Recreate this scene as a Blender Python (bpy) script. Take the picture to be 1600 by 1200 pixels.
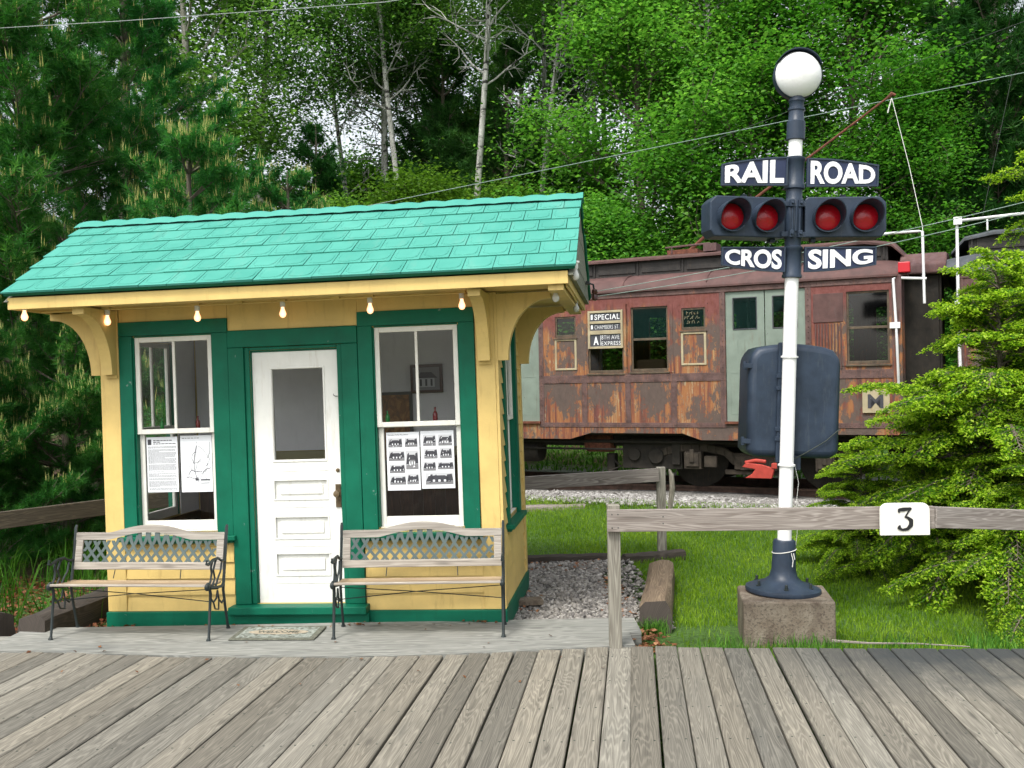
import bpy, math, random
import numpy as np
from mathutils import Vector, Matrix, Euler
R = math.radians
random.seed(7)
S = bpy.context.scene
col = S.collection
for o in list(bpy.data.objects): bpy.data.objects.remove(o)

# ------------------------------------------------------------------ camera, sky, sun, exposure
cam = bpy.data.objects.new("camera", bpy.data.cameras.new("camera"))
cam.data.lens = 33.75; cam.data.sensor_width = 36; cam.data.clip_end = 2000; cam.data.clip_start = 0.05
cam.matrix_world = Matrix.Translation((0, 0, 2.0)) @ Matrix.Rotation(R(90), 4, 'X') @ Matrix.Rotation(R(-1.0), 4, 'Z')
col.objects.link(cam); S.camera = cam
SUN_EL, SUN_AZ = 58, -150          # azimuth clockwise from +Y: behind the camera, to its left
W = bpy.data.worlds.new("World"); S.world = W; W.use_nodes = True
nt = W.node_tree; bg = nt.nodes['Background']
sky = nt.nodes.new('ShaderNodeTexSky'); sky.sky_type = 'NISHITA'; sky.sun_disc = False
sky.sun_elevation = R(SUN_EL); sky.sun_rotation = R(SUN_AZ); sky.air_density = 1.2; sky.dust_density = 4.0; sky.ozone_density = 1.0
hs = nt.nodes.new('ShaderNodeHueSaturation'); hs.inputs['Saturation'].default_value = 0.28; hs.inputs['Value'].default_value = 1.2
nt.links.new(sky.outputs[0], hs.inputs['Color']); nt.links.new(hs.outputs[0], bg.inputs['Color'])
bg.inputs['Strength'].default_value = 0.15
sl = bpy.data.lights.new("sun", 'SUN'); sl.energy = 1.5; sl.angle = R(10); sl.color = (1, .96, .89)
so = bpy.data.objects.new("sun", sl); col.objects.link(so)
d_ = Vector((math.sin(R(SUN_AZ))*math.cos(R(SUN_EL)), math.cos(R(SUN_AZ))*math.cos(R(SUN_EL)), math.sin(R(SUN_EL))))
so.rotation_euler = d_.to_track_quat('Z', 'Y').to_euler(); so.location = (0, -5, 20)
S.view_settings.view_transform = 'Standard'; S.view_settings.look = 'None'; S.view_settings.gamma = 1
S.view_settings.exposure = 0.75
S.render.engine = 'CYCLES'
S.cycles.max_bounces = 5; S.cycles.diffuse_bounces = 2; S.cycles.transparent_max_bounces = 8

# ------------------------------------------------------------------ object helpers
def link(o, parent=None):
    col.objects.link(o)
    if parent is not None: o.parent = parent
    return o
def tag(o, label=None, cat=None, group=None, kind=None):
    if label: o['label'] = label
    if cat: o['category'] = cat
    if group: o['group'] = group
    if kind: o['kind'] = kind
    return o
def empty(name, loc=(0, 0, 0), rot=None, parent=None):
    o = bpy.data.objects.new(name, None); o.empty_display_size = .2
    if rot is not None: o.matrix_world = Matrix.Translation(loc) @ rot
    else: o.location = loc
    return link(o, parent)
def posed(yaw, roll=0):
    return Matrix.Rotation(R(-yaw), 4, 'Z') @ Matrix.Rotation(R(-roll), 4, 'Y')
def copy_tree(o, parent=None):
    c = o.copy(); link(c, parent)
    for ch in [k for k in col.objects if k.parent is o]: copy_tree(ch, c)
    return c

class MB:
    def __init__(s): s.v = []; s.f = []; s.uv = []; s.mi = []
    def add(s, vs, fs, uvs=None, m=0):
        b = len(s.v); s.v += [tuple(p) for p in vs]
        for i, f in enumerate(fs):
            s.f.append(tuple(b+j for j in f)); s.mi.append(m)
            s.uv.append(uvs[i] if uvs else [(0, 0)]*len(f))
        return s
    def obox(s, c, size, M=None, m=0, taper=None):
        """box centred at c, size (sx,sy,sz), axes from 3x3 M; uv runs along the longest axis"""
        hx, hy, hz = [a/2 for a in size]
        P = [Vector((x*hx, y*hy, z*hz)) for z in (-1, 1) for y in (-1, 1) for x in (-1, 1)]
        F = [(0, 2, 3, 1), (4, 5, 7, 6), (0, 1, 5, 4), (2, 6, 7, 3), (0, 4, 6, 2), (1, 3, 7, 5)]
        L = max(range(3), key=lambda k: size[k]); off = 20*random.randint(0, 160)+random.random()*5; o2 = random.random()*3
        uvs = []
        for k, f in enumerate(F):
            nax = (2, 2, 1, 1, 0, 0)[k]
            rest = [a for a in (0, 1, 2) if a != nax]
            if L in rest: u = L; v = [a for a in rest if a != L][0]
            else: u, v = rest
            uvs.append([(P[i][u]+size[L]/2+off, P[i][v]+o2+.37*nax) for i in f])
        if taper:
            for p in P:
                if p.z > 0: p.x *= taper; p.y *= taper
        c = Vector(c)
        s.add([(M @ p if M else p)+c for p in P], F, uvs, m); return s
    def box(s, x0, x1, y0, y1, z0, z1, m=0):
        return s.obox(((x0+x1)/2, (y0+y1)/2, (z0+z1)/2), (abs(x1-x0), abs(y1-y0), abs(z1-z0)), None, m)
    def board(s, p0, p1, w, t, up=(0, 0, 1), m=0):
        p0 = Vector(p0); p1 = Vector(p1); x = (p1-p0).normalized(); up = Vector(up)
        y = up.cross(x).normalized(); z = x.cross(y)
        M = Matrix((x, y, z)).transposed()
        return s.obox((p0+p1)/2, ((p1-p0).length, w, t), M, m)
    def tube(s, pts, r, n=8, m=0, cap=True):
        pts = [Vector(p) for p in pts]; rs = r if isinstance(r, (list, tuple)) else [r]*len(pts)
        vs = []; prev = None
        for i, p in enumerate(pts):
            t = (pts[min(i+1, len(pts)-1)]-pts[max(i-1, 0)]).normalized()
            a = prev if prev is not None else (Vector((0, 0, 1)) if abs(t.z) < .9 else Vector((1, 0, 0)))
            a = (a-t*a.dot(t)).normalized(); b = t.cross(a); prev = a
            for k in range(n):
                an = 2*math.pi*k/n; vs.append(p+(a*math.cos(an)+b*math.sin(an))*rs[i])
        fs = []; uvs = []
        ln = 0; off = random.random()*9
        for i in range(len(pts)-1):
            l2 = ln+(pts[i+1]-pts[i]).length
            for k in range(n):
                fs.append((i*n+k, i*n+(k+1) % n, (i+1)*n+(k+1) % n, (i+1)*n+k))
                uvs.append([(ln+off, k*.05), (ln+off, (k+1)*.05), (l2+off, (k+1)*.05), (l2+off, k*.05)])
            ln = l2
        if cap:
            fs += [tuple(range(n-1, -1, -1)), tuple(range((len(pts)-1)*n, len(pts)*n))]
            uvs += [[(0, 0)]*n]*2
        s.add(vs, fs, uvs, m); return s
    def lathe(s, prof, n=24, c=(0, 0, 0), M=None, m=0, cap=True):
        c = Vector(c); vs = []
        for r, z in prof:
            for k in range(n):
                p = Vector((r*math.cos(2*math.pi*k/n), r*math.sin(2*math.pi*k/n), z))
                vs.append((M @ p if M else p)+c)
        fs = [(i*n+k, i*n+(k+1) % n, (i+1)*n+(k+1) % n, (i+1)*n+k) for i in range(len(prof)-1) for k in range(n)]
        if cap: fs += [tuple(range(n-1, -1, -1)), tuple(range((len(prof)-1)*n, len(prof)*n))]
        s.add(vs, fs, None, m); return s
    def prism(s, poly, d0, d1, fn, m=0, o=None):
        """2-D polygon extruded from d0 to d1; fn(a,b,d) gives the point"""
        n = len(poly); vs = [fn(a, b, d0) for a, b in poly]+[fn(a, b, d1) for a, b in poly]
        fs = [tuple(range(n-1, -1, -1)), tuple(range(n, 2*n))]+[(i, (i+1) % n, n+(i+1) % n, n+i) for i in range(n)]
        if o is None: o = 20*random.randint(0, 160)
        uvs = [[(poly[i][0]+o, poly[i][1]) for i in range(n-1, -1, -1)], [(poly[i][0]+o, poly[i][1]) for i in range(n)]]
        uvs += [[(poly[i][0]+o, 0), (poly[(i+1) % n][0]+o, 0), (poly[(i+1) % n][0]+o, .05), (poly[i][0]+o, .05)] for i in range(n)]
        s.add(vs, fs, uvs, m); return s
    def strip(s, A, B, d0, d1, fn, m=0):
        """solid between two polylines A and B of equal length (2-D), extruded d0..d1"""
        o = 20*random.randint(0, 160)+5
        for i in range(len(A)-1):
            s.prism([A[i], A[i+1], B[i+1], B[i]], d0, d1, fn, m, o)
        return s
    def ball(s, c, r, sc=(1, 1, 1), n=12, k=8, m=0):
        prof = [(max(1e-4, math.sin(math.pi*i/k))*r, -math.cos(math.pi*i/k)*r) for i in range(k+1)]
        return s.lathe(prof, n, c, Matrix.Diagonal(sc), m, False)
    def wall(s, x0, x1, z0, z1, holes, y0, y1, fn=lambda x, y, z: (x, y, z), m=0, edges=True):
        xs = sorted({x0, x1, *[h[0] for h in holes], *[h[1] for h in holes]}); zs = sorted({z0, z1, *[h[2] for h in holes], *[h[3] for h in holes]})
        xs = [x for x in xs if x0 <= x <= x1]; zs = [z for z in zs if z0 <= z <= z1]
        def solid(i, j):
            if i < 0 or j < 0 or i >= len(xs)-1 or j >= len(zs)-1: return False
            cx = (xs[i]+xs[i+1])/2; cz = (zs[j]+zs[j+1])/2
            return not any(h[0] < cx < h[1] and h[2] < cz < h[3] for h in holes)
        for i in range(len(xs)-1):
            for j in range(len(zs)-1):
                if not solid(i, j): continue
                a, b, c, d = xs[i], xs[i+1], zs[j], zs[j+1]
                P = [fn(a, y0, c), fn(b, y0, c), fn(b, y0, d), fn(a, y0, d), fn(a, y1, c), fn(b, y1, c), fn(b, y1, d), fn(a, y1, d)]
                F = [(0, 1, 2, 3), (5, 4, 7, 6)]
                if not solid(i-1, j): F.append((4, 0, 3, 7))
                if not solid(i+1, j): F.append((1, 5, 6, 2))
                if not solid(i, j-1): F.append((4, 5, 1, 0))
                if not solid(i, j+1): F.append((3, 2, 6, 7))
                s.add(P, F, None, m)
        return s
    def build(s, name, mats, parent=None, smooth=False, bevel=0, seg=1, recalc=True):
        me = bpy.data.meshes.new(name); me.from_pydata(s.v, [], s.f)
        ul = me.uv_layers.new(name='UVMap')
        ul.data.foreach_set('uv', np.array([c for f in s.uv for p in f for c in p], dtype=np.float32))
        if not isinstance(mats, (list, tuple)): mats = [mats]
        for m in mats: me.materials.append(m)
        me.polygons.foreach_set('material_index', s.mi)
        if smooth: me.polygons.foreach_set('use_smooth', [True]*len(s.f))
        if recalc:
            import bmesh
            b = bmesh.new(); b.from_mesh(me); bmesh.ops.recalc_face_normals(b, faces=b.faces); b.to_mesh(me); b.free()
        me.update()
        o = bpy.data.objects.new(name, me); link(o, parent)
        if bevel:
            md = o.modifiers.new('bevel', 'BEVEL'); md.width = bevel; md.segments = seg; md.limit_method = 'ANGLE'; md.angle_limit = R(40)
        if smooth and smooth != 'full':
            try: me.set_sharp_from_angle(angle=R(42))
            except Exception: pass
        return o

def npmesh(name, V, F, mats, mi=None, tone=None, parent=None, smooth=False):
    me = bpy.data.meshes.new(name); k = F.shape[1]
    me.vertices.add(len(V)); me.vertices.foreach_set('co', V.astype(np.float32).ravel())
    me.loops.add(F.size); me.loops.foreach_set('vertex_index', F.astype(np.int32).ravel())
    me.polygons.add(len(F)); me.polygons.foreach_set('loop_start', np.arange(0, F.size, k, dtype=np.int32))
    for m in mats: me.materials.append(m)
    if mi is not None: me.polygons.foreach_set('material_index', mi.astype(np.int32))
    if smooth: me.polygons.foreach_set('use_smooth', np.ones(len(F), dtype=bool))
    if tone is not None:
        a = me.attributes.new('tone', 'FLOAT', 'FACE'); a.data.foreach_set('value', tone.astype(np.float32))
    me.update(calc_edges=True)
    return link(bpy.data.objects.new(name, me), parent)

def text(name, s, fn, mat, parent, w=None, h=None, ext=.004, bold=0, shear=0, warp=None, spacing=1):
    """lettering mesh: laid out centred in (u,v), scaled to w x h, placed through fn(u,v,d)"""
    cu = bpy.data.curves.new(name, 'FONT'); cu.body = s; cu.size = 1; cu.extrude = .5; cu.offset = bold; cu.shear = shear
    cu.align_x = 'CENTER'; cu.align_y = 'CENTER'; cu.space_character = spacing; cu.resolution_u = 5
    t = bpy.data.objects.new(name, cu); col.objects.link(t)
    dg = bpy.context.evaluated_depsgraph_get()
    me = bpy.data.meshes.new_from_object(t.evaluated_get(dg)); bpy.data.objects.remove(t); bpy.data.curves.remove(cu)
    n = len(me.vertices); a = np.empty(n*3, np.float32); me.vertices.foreach_get('co', a); a = a.reshape(-1, 3)
    mn = a.min(0); mx = a.max(0)
    u = (a[:, 0]-(mn[0]+mx[0])/2)/(mx[0]-mn[0]); v = (a[:, 1]-(mn[1]+mx[1])/2)/(mx[1]-mn[1])
    if h is None: h = w*(mx[1]-mn[1])/(mx[0]-mn[0])
    if w is None: w = h*(mx[0]-mn[0])/(mx[1]-mn[1])
    out = []
    for i in range(n):
        uu, vv = u[i]*w, v[i]*h
        if warp: uu, vv = warp(uu, vv)
        out.append(fn(uu, vv, (ext if a[i, 2] > 0 else 0)))
    me.vertices.foreach_set('co', np.array(out, np.float32).ravel()); me.materials.clear(); me.materials.append(mat); me.update()
    me.name = name
    return link(bpy.data.objects.new(name, me), parent)

# ------------------------------------------------------------------ materials
class NT:
    def __init__(s, name):
        s.m = bpy.data.materials.new(name); s.m.use_nodes = True; s.t = s.m.node_tree; s.n = s.t.nodes
        s.b = s.n['Principled BSDF']; s.out = s.n['Material Output']; s._c = {}
    def node(s, t, **k):
        n = s.n.new(t)
        for a, b in k.items(): setattr(n, a, b)
        return n
    def L(s, a, b): s.t.links.new(a, b)
    def val(s, sock, v):
        if hasattr(v, 'links') or hasattr(v, 'is_output') and not isinstance(v, (int, float, tuple)): s.L(v, sock)
        else: sock.default_value = v
    def math(s, op, a, b=0., c=0.):
        n = s.node('ShaderNodeMath', operation=op)
        s.val(n.inputs[0], a); s.val(n.inputs[1], b); s.val(n.inputs[2], c); return n.outputs[0]
    def co(s, kind='Object'):
        if kind not in s._c:
            if kind == 'World': s._c[kind] = s.node('ShaderNodeNewGeometry').outputs['Position']
            else: s._c[kind] = s.node('ShaderNodeTexCoord').outputs[kind]
        return s._c[kind]
    def map(s, v, scale=(1, 1, 1), loc=(0, 0, 0)):
        n = s.node('ShaderNodeMapping'); s.L(v, n.inputs[0]); n.inputs['Scale'].default_value = scale; n.inputs['Location'].default_value = loc; return n.outputs[0]
    def noise(s, v, scale=5, detail=4, rough=.55, dist=0):
        n = s.node('ShaderNodeTexNoise'); s.L(v, n.inputs['Vector']); n.inputs['Scale'].default_value = scale; n.inputs['Detail'].default_value = detail
        n.inputs['Roughness'].default_value = rough; n.inputs['Distortion'].default_value = dist; return n.outputs[0]
    def ramp(s, v, stops, interp='LINEAR'):
        n = s.node('ShaderNodeValToRGB'); s.L(v, n.inputs[0]); e = n.color_ramp.elements; n.color_ramp.interpolation = interp
        while len(e) > 1: e.remove(e[0])
        e[0].position = stops[0][0]; e[0].color = (*stops[0][1], 1) if len(stops[0][1]) == 3 else stops[0][1]
        for p, c in stops[1:]: q = e.new(p); q.color = (*c, 1)
        return n.outputs[0]
    def fr(s, v, a, b):   # float range clamp -> 0..1
        n = s.node('ShaderNodeMapRange'); s.L(v, n.inputs[0]); n.inputs[1].default_value = a; n.inputs[2].default_value = b; return n.outputs[0]
    def mix(s, f, a, b, mode='MIX'):
        n = s.node('ShaderNodeMix', data_type='RGBA', blend_type=mode)
        s.val(n.inputs[0], f)
        for k, x in ((6, a), (7, b)):
            if isinstance(x, tuple): n.inputs[k].default_value = (*x, 1) if len(x) == 3 else x
            else: s.L(x, n.inputs[k])
        return n.outputs[2]
    def bump(s, h, st=.3, dist=.01):
        n = s.node('ShaderNodeBump'); s.L(h, n.inputs['Height']); n.inputs['Strength'].default_value = st; n.inputs['Distance'].default_value = dist
        s.L(n.outputs[0], s.b.inputs['Normal'])
    def fin(s, c=None, rough=None, metal=None, spec=None):
        if c is not None: s.val(s.b.inputs['Base Color'], (*c, 1) if isinstance(c, tuple) and len(c) == 3 else c)
        if rough is not None: s.val(s.b.inputs['Roughness'], rough)
        if metal is not None: s.b.inputs['Metallic'].default_value = metal
        if spec is not None: s.b.inputs['Specular IOR Level'].default_value = spec
        return s.m

def paint(name, c, rough=.5, var=.12, dirt=(.25, .2, .13), dirt_amt=.35, sc=1.0, bump=.25, chip=None):
    t = NT(name); p = t.co('Object')
    n1 = t.noise(p, 3*sc, 5, .6); n2 = t.noise(t.map(p, (9, 9, 1.3)), 2*sc, 5, .65); n3 = t.noise(p, 55*sc, 3)
    dk = tuple(x*(1-var*1.6) for x in c); lt = tuple(min(1, x*(1+var)) for x in c)
    cc = t.mix(t.fr(n1, .3, .7), dk, lt)
    cc = t.mix(t.math('MULTIPLY', t.fr(n2, .56, .8), dirt_amt), cc, dirt)
    if chip:
        cc = t.mix(t.math('GREATER_THAN', t.noise(p, 9*sc, 6, .7), .69), cc, chip)
    t.bump(t.math('ADD', n3, t.math('MULTIPLY', n1, 2.)), bump, .004)
    return t.fin(cc, t.math('MULTIPLY_ADD', n1, .3, rough-.15), spec=.32)

def wood(name, light, dark, tonevar=.35, rough=.85, lines=1.0, stain=None, warm=(1.08, 1.0, .9)):
    t = NT(name); uv = t.co('UV')
    sx = t.node('ShaderNodeSeparateXYZ'); t.L(uv, sx.inputs[0])
    wn = t.node('ShaderNodeTexWhiteNoise', noise_dimensions='1D'); t.L(t.math('FLOOR', t.math('DIVIDE', sx.outputs[0], 20.)), wn.inputs['W'])
    rnd = wn.outputs['Value']
    lowf = t.noise(t.map(uv, (.55, 7.5, 1)), 1.0, 3, .4, .15)
    ring = t.math('SINE', t.math('MULTIPLY', lowf, 170*lines))
    ring = t.fr(ring, -.2, 1)
    fib = t.noise(t.map(uv, (3, 150, 1)), 1, 4, .7)
    fib2 = t.noise(t.map(uv, (1.5, 40, 1)), 1, 4, .65)
    blot = t.noise(t.map(uv, (1.6, 5, 1)), 1, 4, .6)
    g = t.math('ADD', t.math('MULTIPLY', ring, .15), t.math('MULTIPLY', fib, .46)); g = t.math('ADD', g, t.math('MULTIPLY', fib2, .45))
    cc = t.mix(t.fr(g, .36, .72), dark, light)
    cc = t.mix(t.math('MULTIPLY', t.fr(blot, .42, .72), .45), cc, tuple(x*.62 for x in light))
    crk = t.math('MULTIPLY', t.fr(t.noise(t.map(uv, (1.1, 75, 1)), 1, 3, .55, .4), .66, .71), t.fr(blot, .38, .55))
    cc = t.mix(t.math('MULTIPLY', crk, .8), cc, tuple(x*.30 for x in dark))
    vk = t.node('ShaderNodeTexVoronoi'); t.L(t.map(uv, (1.5, 6.0, 1)), vk.inputs['Vector']); vk.inputs['Scale'].default_value = 1.0; vk.inputs['Randomness'].default_value = 1.0
    kn = t.math('MULTIPLY', t.fr(vk.outputs['Distance'], .15, .05), t.math('GREATER_THAN', t.noise(t.map(uv, (.7, 1.5, 1)), 1, 1), .52))
    cc = t.mix(t.math('MULTIPLY', kn, .65), cc, tuple(x*.55 for x in dark))
    gs = t.fr(t.noise(t.map(uv, (.8, 3, 1), (9, 4, 0)), 1, 5, .7), .55, .75)
    cc = t.mix(t.math('MULTIPLY', gs, .45), cc, tuple(x*y for x, y in zip(dark, (.9, 1.0, 1.12))))
    w2 = t.node('ShaderNodeTexWhiteNoise', noise_dimensions='1D'); t.L(t.math('FLOOR', t.math('MULTIPLY_ADD', sx.outputs[0], .05, 77.)), w2.inputs['W'])
    cc = t.mix(t.math('MULTIPLY', w2.outputs['Value'], .6), cc, warm, 'MULTIPLY')
    v = t.math('MULTIPLY_ADD', rnd, tonevar, 1-tonevar*.6)
    cb = t.node('ShaderNodeCombineXYZ'); [t.L(v, cb.inputs[i]) for i in range(3)]
    cc = t.mix(1., cc, cb.outputs[0], 'MULTIPLY')
    if stain: cc = stain(t, cc)
    t.bump(g, .5, .004)
    return t.fin(cc, rough)

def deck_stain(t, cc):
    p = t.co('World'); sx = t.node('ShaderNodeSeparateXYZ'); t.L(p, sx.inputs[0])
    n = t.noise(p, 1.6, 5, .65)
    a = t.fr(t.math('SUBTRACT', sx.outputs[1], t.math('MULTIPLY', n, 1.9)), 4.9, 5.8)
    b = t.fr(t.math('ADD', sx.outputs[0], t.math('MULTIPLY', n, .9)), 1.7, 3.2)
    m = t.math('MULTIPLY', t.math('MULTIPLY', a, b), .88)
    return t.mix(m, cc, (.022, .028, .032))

def leafmat(name, c0, c1, c2, trans=.35, rough=.5, vary=True):
    t = NT(name); a = t.node('ShaderNodeAttribute', attribute_name='tone')
    cc = t.ramp(a.outputs['Fac'], [(0, c0), (.5, c1), (1, c2)])
    oi = t.node('ShaderNodeObjectInfo'); hv = t.node('ShaderNodeHueSaturation'); t.L(cc, hv.inputs['Color'])
    t.L(t.math('MULTIPLY_ADD', oi.outputs['Random'], .030, .487), hv.inputs['Hue']); rr = t.math('FRACT', t.math('MULTIPLY', oi.outputs['Random'], 7.3)); t.L(t.math('MULTIPLY_ADD', rr, .50, .72), hv.inputs['Value']); t.L(t.math('MULTIPLY_ADD', rr, -.07, 1.02), hv.inputs['Saturation'])
    cc = hv.outputs[0] if vary else cc
    t.b.inputs['Specular IOR Level'].default_value = .12
    t.fin(cc, rough)
    tr = t.node('ShaderNodeBsdfTranslucent'); t.L(t.mix(1., cc, (1.15, 1.25, .6), 'MULTIPLY'), tr.inputs[0])
    mx = t.node('ShaderNodeMixShader'); mx.inputs[0].default_value = trans
    t.L(t.b.outputs[0], mx.inputs[1]); t.L(tr.outputs[0], mx.inputs[2]); t.L(mx.outputs[0], t.out.inputs[0])
    return t.m

def glassmat(name, tint=(.97, .98, .98), rough=.02, refl=1.0):
    t = NT(name); tb = t.node('ShaderNodeBsdfTransparent'); tb.inputs[0].default_value = (*tint, 1)
    gl = t.node('ShaderNodeBsdfGlossy'); gl.inputs['Roughness'].default_value = rough; gl.inputs[0].default_value = (1, 1, 1, 1)
    fz = t.node('ShaderNodeFresnel'); fz.inputs[0].default_value = 1.45
    mx = t.node('ShaderNodeMixShader'); t.L(t.math('MULTIPLY', fz.outputs[0], refl), mx.inputs[0]); t.L(tb.outputs[0], mx.inputs[1]); t.L(gl.outputs[0], mx.inputs[2])
    t.L(mx.outputs[0], t.out.inputs[0]); return t.m

def rust(name, paintc=(.138, .046, .040), amt=0.5, grey=0.35):
    t = NT(name); p = t.co('Object')
    sx = t.node('ShaderNodeSeparateXYZ'); t.L(p, sx.inputs[0])
    st = t.noise(t.map(p, (7, 7, .45)), 1.3, 6, .62, .3)
    st2 = t.noise(t.map(p, (34, 34, 1.0), (3, 1, 7)), 1, 5, .7)
    big = t.noise(t.map(p, (1.5, 1.5, 1.0), (5, 2, 1)), 1, 4, .6)
    big2 = t.noise(t.map(p, (2.2, 2.2, 1.6), (1, 8, 3)), 1, 5, .65)
    spk = t.noise(t.map(p, (15, 15, 7)), 1, 6, .75)
    hi = t.fr(sx.outputs[2], 3.1, 2.3)     # old paint survives under the eaves, rust runs down below
    f = t.math('ADD', t.math('MULTIPLY', st, .72), t.math('MULTIPLY', st2, .34))
    c = t.ramp(f, [(.42, (.095, .055, .046)), (.47, (.175, .066, .050)), (.51, (.24, .095, .052)), (.55, (.33, .155, .065)), (.585, (.26, .10, .052)), (.62, (.37, .24, .12)), (.66, (.24, .11, .06))])
    c = t.mix(t.math('MULTIPLY', t.fr(t.math('ADD', spk, t.math('MULTIPLY', st2, .5)), .80, .88), t.fr(big, .40, .55)), c, (.36, .31, .20))
    c = t.mix(t.fr(t.math('ADD', spk, t.math('MULTIPLY', big2, 1.5)), 1.20, 1.29), c, t.mix(spk, (.055, .048, .045), (.17, .12, .10)))
    keep = t.math('ADD', t.math('MULTIPLY', hi, -.42), t.math('ADD', t.math('MULTIPLY', big, .8), t.math('MULTIPLY', st2, .25)))
    pc = t.mix(t.fr(spk, .35, .7), paintc, tuple(x*1.55+.015 for x in paintc))
    c = t.mix(t.math('MULTIPLY', t.fr(keep, .02+.34*amt, .12+.34*amt), .92), c, pc)
    t.bump(t.math('ADD', spk, st2), .5, .01)
    return t.fin(c, .75, spec=.12)

M = {}
M['yellow'] = paint('yellow_paint', (.68, .495, .175), .55, .09, (.35, .22, .07), .5)
M['green'] = paint('green_paint', (.003, .125, .070), .5, .14, (.01, .05, .03), .35, chip=(.16, .24, .20))
M['green'].node_tree.nodes['Principled BSDF'].inputs['Specular IOR Level'].default_value = .2
M['white'] = paint('white_paint', (.80, .80, .75), .55, .05, (.50, .45, .36), .6)
M['whitechip'] = paint('chipped_white_paint', (.78, .77, .70), .6, .05, (.45, .4, .3), .45, 2.5)
def shingle_mat():
    t = NT('turquoise_roof'); p = t.co('Object')
    n1 = t.noise(p, 2.2, 5, .6); n2 = t.noise(p, 40, 3)
    uv = t.co('UV'); sx = t.node('ShaderNodeSeparateXYZ'); t.L(uv, sx.inputs[0])
    wn = t.node('ShaderNodeTexWhiteNoise', noise_dimensions='1D'); t.L(t.math('FLOOR', t.math('DIVIDE', sx.outputs[0], 20.)), wn.inputs['W'])
    c = t.mix(t.math('MULTIPLY_ADD', wn.outputs[0], .4, t.math('MULTIPLY', t.fr(n1, .3, .7), .6)), (.046, .245, .195), (.082, .330, .265))
    c = t.mix(t.math('MULTIPLY', t.fr(t.noise(p, 7, 5, .7), .6, .8), .35), c, (.06, .25, .19))
    c = t.mix(t.math('MULTIPLY', t.fr(t.noise(t.map(p, (4, 1.2, 1.2)), 2, 5, .7), .55, .75), .30), c, (.16, .30, .25)); t.bump(n2, .2, .003); return t.fin(c, .75, spec=.15)
M['shingle'] = shingle_mat()
M['plank'] = wood('weathered_deck', (.272, .258, .215), (.095, .089, .073), .60, stain=deck_stain)
M['plankcross'] = wood('pale_weathered_board', (.40, .405, .37), (.10, .105, .095), .15)
M['railwood'] = wood('grey_fence_wood', (.38, .355, .33), (.13, .108, .095), .3)
M['postwood'] = wood('grey_post_wood', (.34, .335, .29), (.12, .11, .09), .2, lines=.8)
M['benchwood'] = wood('bench_wood', (.46, .43, .38), (.20, .18, .155), .25, lines=.5)
M['benchseat'] = wood('bench_seat_wood', (.42, .33, .21), (.22, .15, .09), .3, lines=.5)
M['darkwood'] = wood('dark_tie_wood', (.085, .07, .058), (.022, .019, .016), .3)
M['logwood'] = wood('old_log_wood', (.30, .235, .16), (.09, .06, .04), .3)
M['railbrown'] = wood('brown_fence_wood', (.15, .125, .085), (.04, .033, .024), .2)
M['iron'] = paint('dark_iron', (.022, .030, .030), .45, .2, (.05, .04, .03), .3)
M['lattice'] = paint('grey_green_lattice', (.085, .115, .11), .5, .15, (.05, .05, .04), .3)
M['navy'] = paint('navy_grey_enamel', (.026, .040, .064), .42, .18, (.10, .11, .11), .4, 2)
M['navyplate'] = paint('navy_sign_face', (.022, .032, .075), .4, .2, (.10, .11, .11), .3, 2)
M['poleW'] = paint('white_pole_enamel', (.84, .84, .83), .3, .03, (.6, .6, .6), .15)
M['letter'] = paint('white_letter_paint', (.82, .83, .84), .4, .03, (.5, .5, .5), .3, 4)
M['black'] = NT('black_paint').fin((.012, .012, .014), .5)
M['brass'] = paint('old_bronze', (.12, .085, .045), .4, .3, (.03, .02, .02), .5, 4)
M['concrete'] = None
t = NT('stained_concrete'); p = t.co('Object'); n = t.noise(p, 4, 6, .65); n2 = t.noise(p, 60, 4, .7); n3 = t.noise(t.map(p, (5, 5, 1.6)), 1.2, 5, .6)
c = t.mix(t.fr(n, .3, .7), (.13, .095, .065), (.27, .235, .18)); c = t.mix(t.math('MULTIPLY', t.fr(n2, .5, .62), .8), c, (.07, .055, .042)); c = t.mix(t.math('MULTIPLY', t.fr(n3, .46, .60), .75), c, (.085, .06, .042))
t.bump(t.math('ADD', n2, n), .7, .012); M['concrete'] = t.fin(c, .9)
t = NT('red_lens'); t.b.inputs['Coat Weight'].default_value = 1.0; t.b.inputs['Coat Roughness'].default_value = .04
ck = t.node('ShaderNodeTexVoronoi'); t.L(t.co('Object'), ck.inputs[0]); ck.inputs['Scale'].default_value = 110
t.bump(ck.outputs[0], .4, .004); t.b.inputs['Coat Weight'].default_value = .6; t.b.inputs['Coat Roughness'].default_value = .18; M['lens'] = t.fin((.36, .002, .010), .3, spec=.25)
M['rust'] = rust('rusted_maroon_steel')
M['rustbelt'] = paint('rusty_purple_grey_band', (.125, .075, .068), .75, .3, (.30, .12, .05), .75, 2.2, .5, chip=(.20, .17, .13))
M['rust2'] = rust('rusted_dark_steel', (.085, .05, .05), .4)
M['roofred'] = paint('faded_maroon_roof', (.105, .055, .050), .7, .25, (.12, .10, .09), .6, 1.5, .4)
M['roofgrey'] = paint('faded_grey_roof', (.085, .095, .105), .6, .3, (.14, .09, .07), .6, 1.5, .4)
M['clere'] = paint('black_brown_clerestory', (.035, .032, .030), .7, .3, (.12, .08, .05), .5, 2, .4)
M['rustred'] = paint('rusty_brown_iron', (.14, .05, .03), .8, .4, (.25, .1, .04), .7, 6, .5)
M['doorgreen'] = paint('pale_green_coach_door', (.20, .245, .205), .55, .1, (.16, .12, .09), .6, 1.5, .2, chip=(.10, .09, .08))
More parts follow.
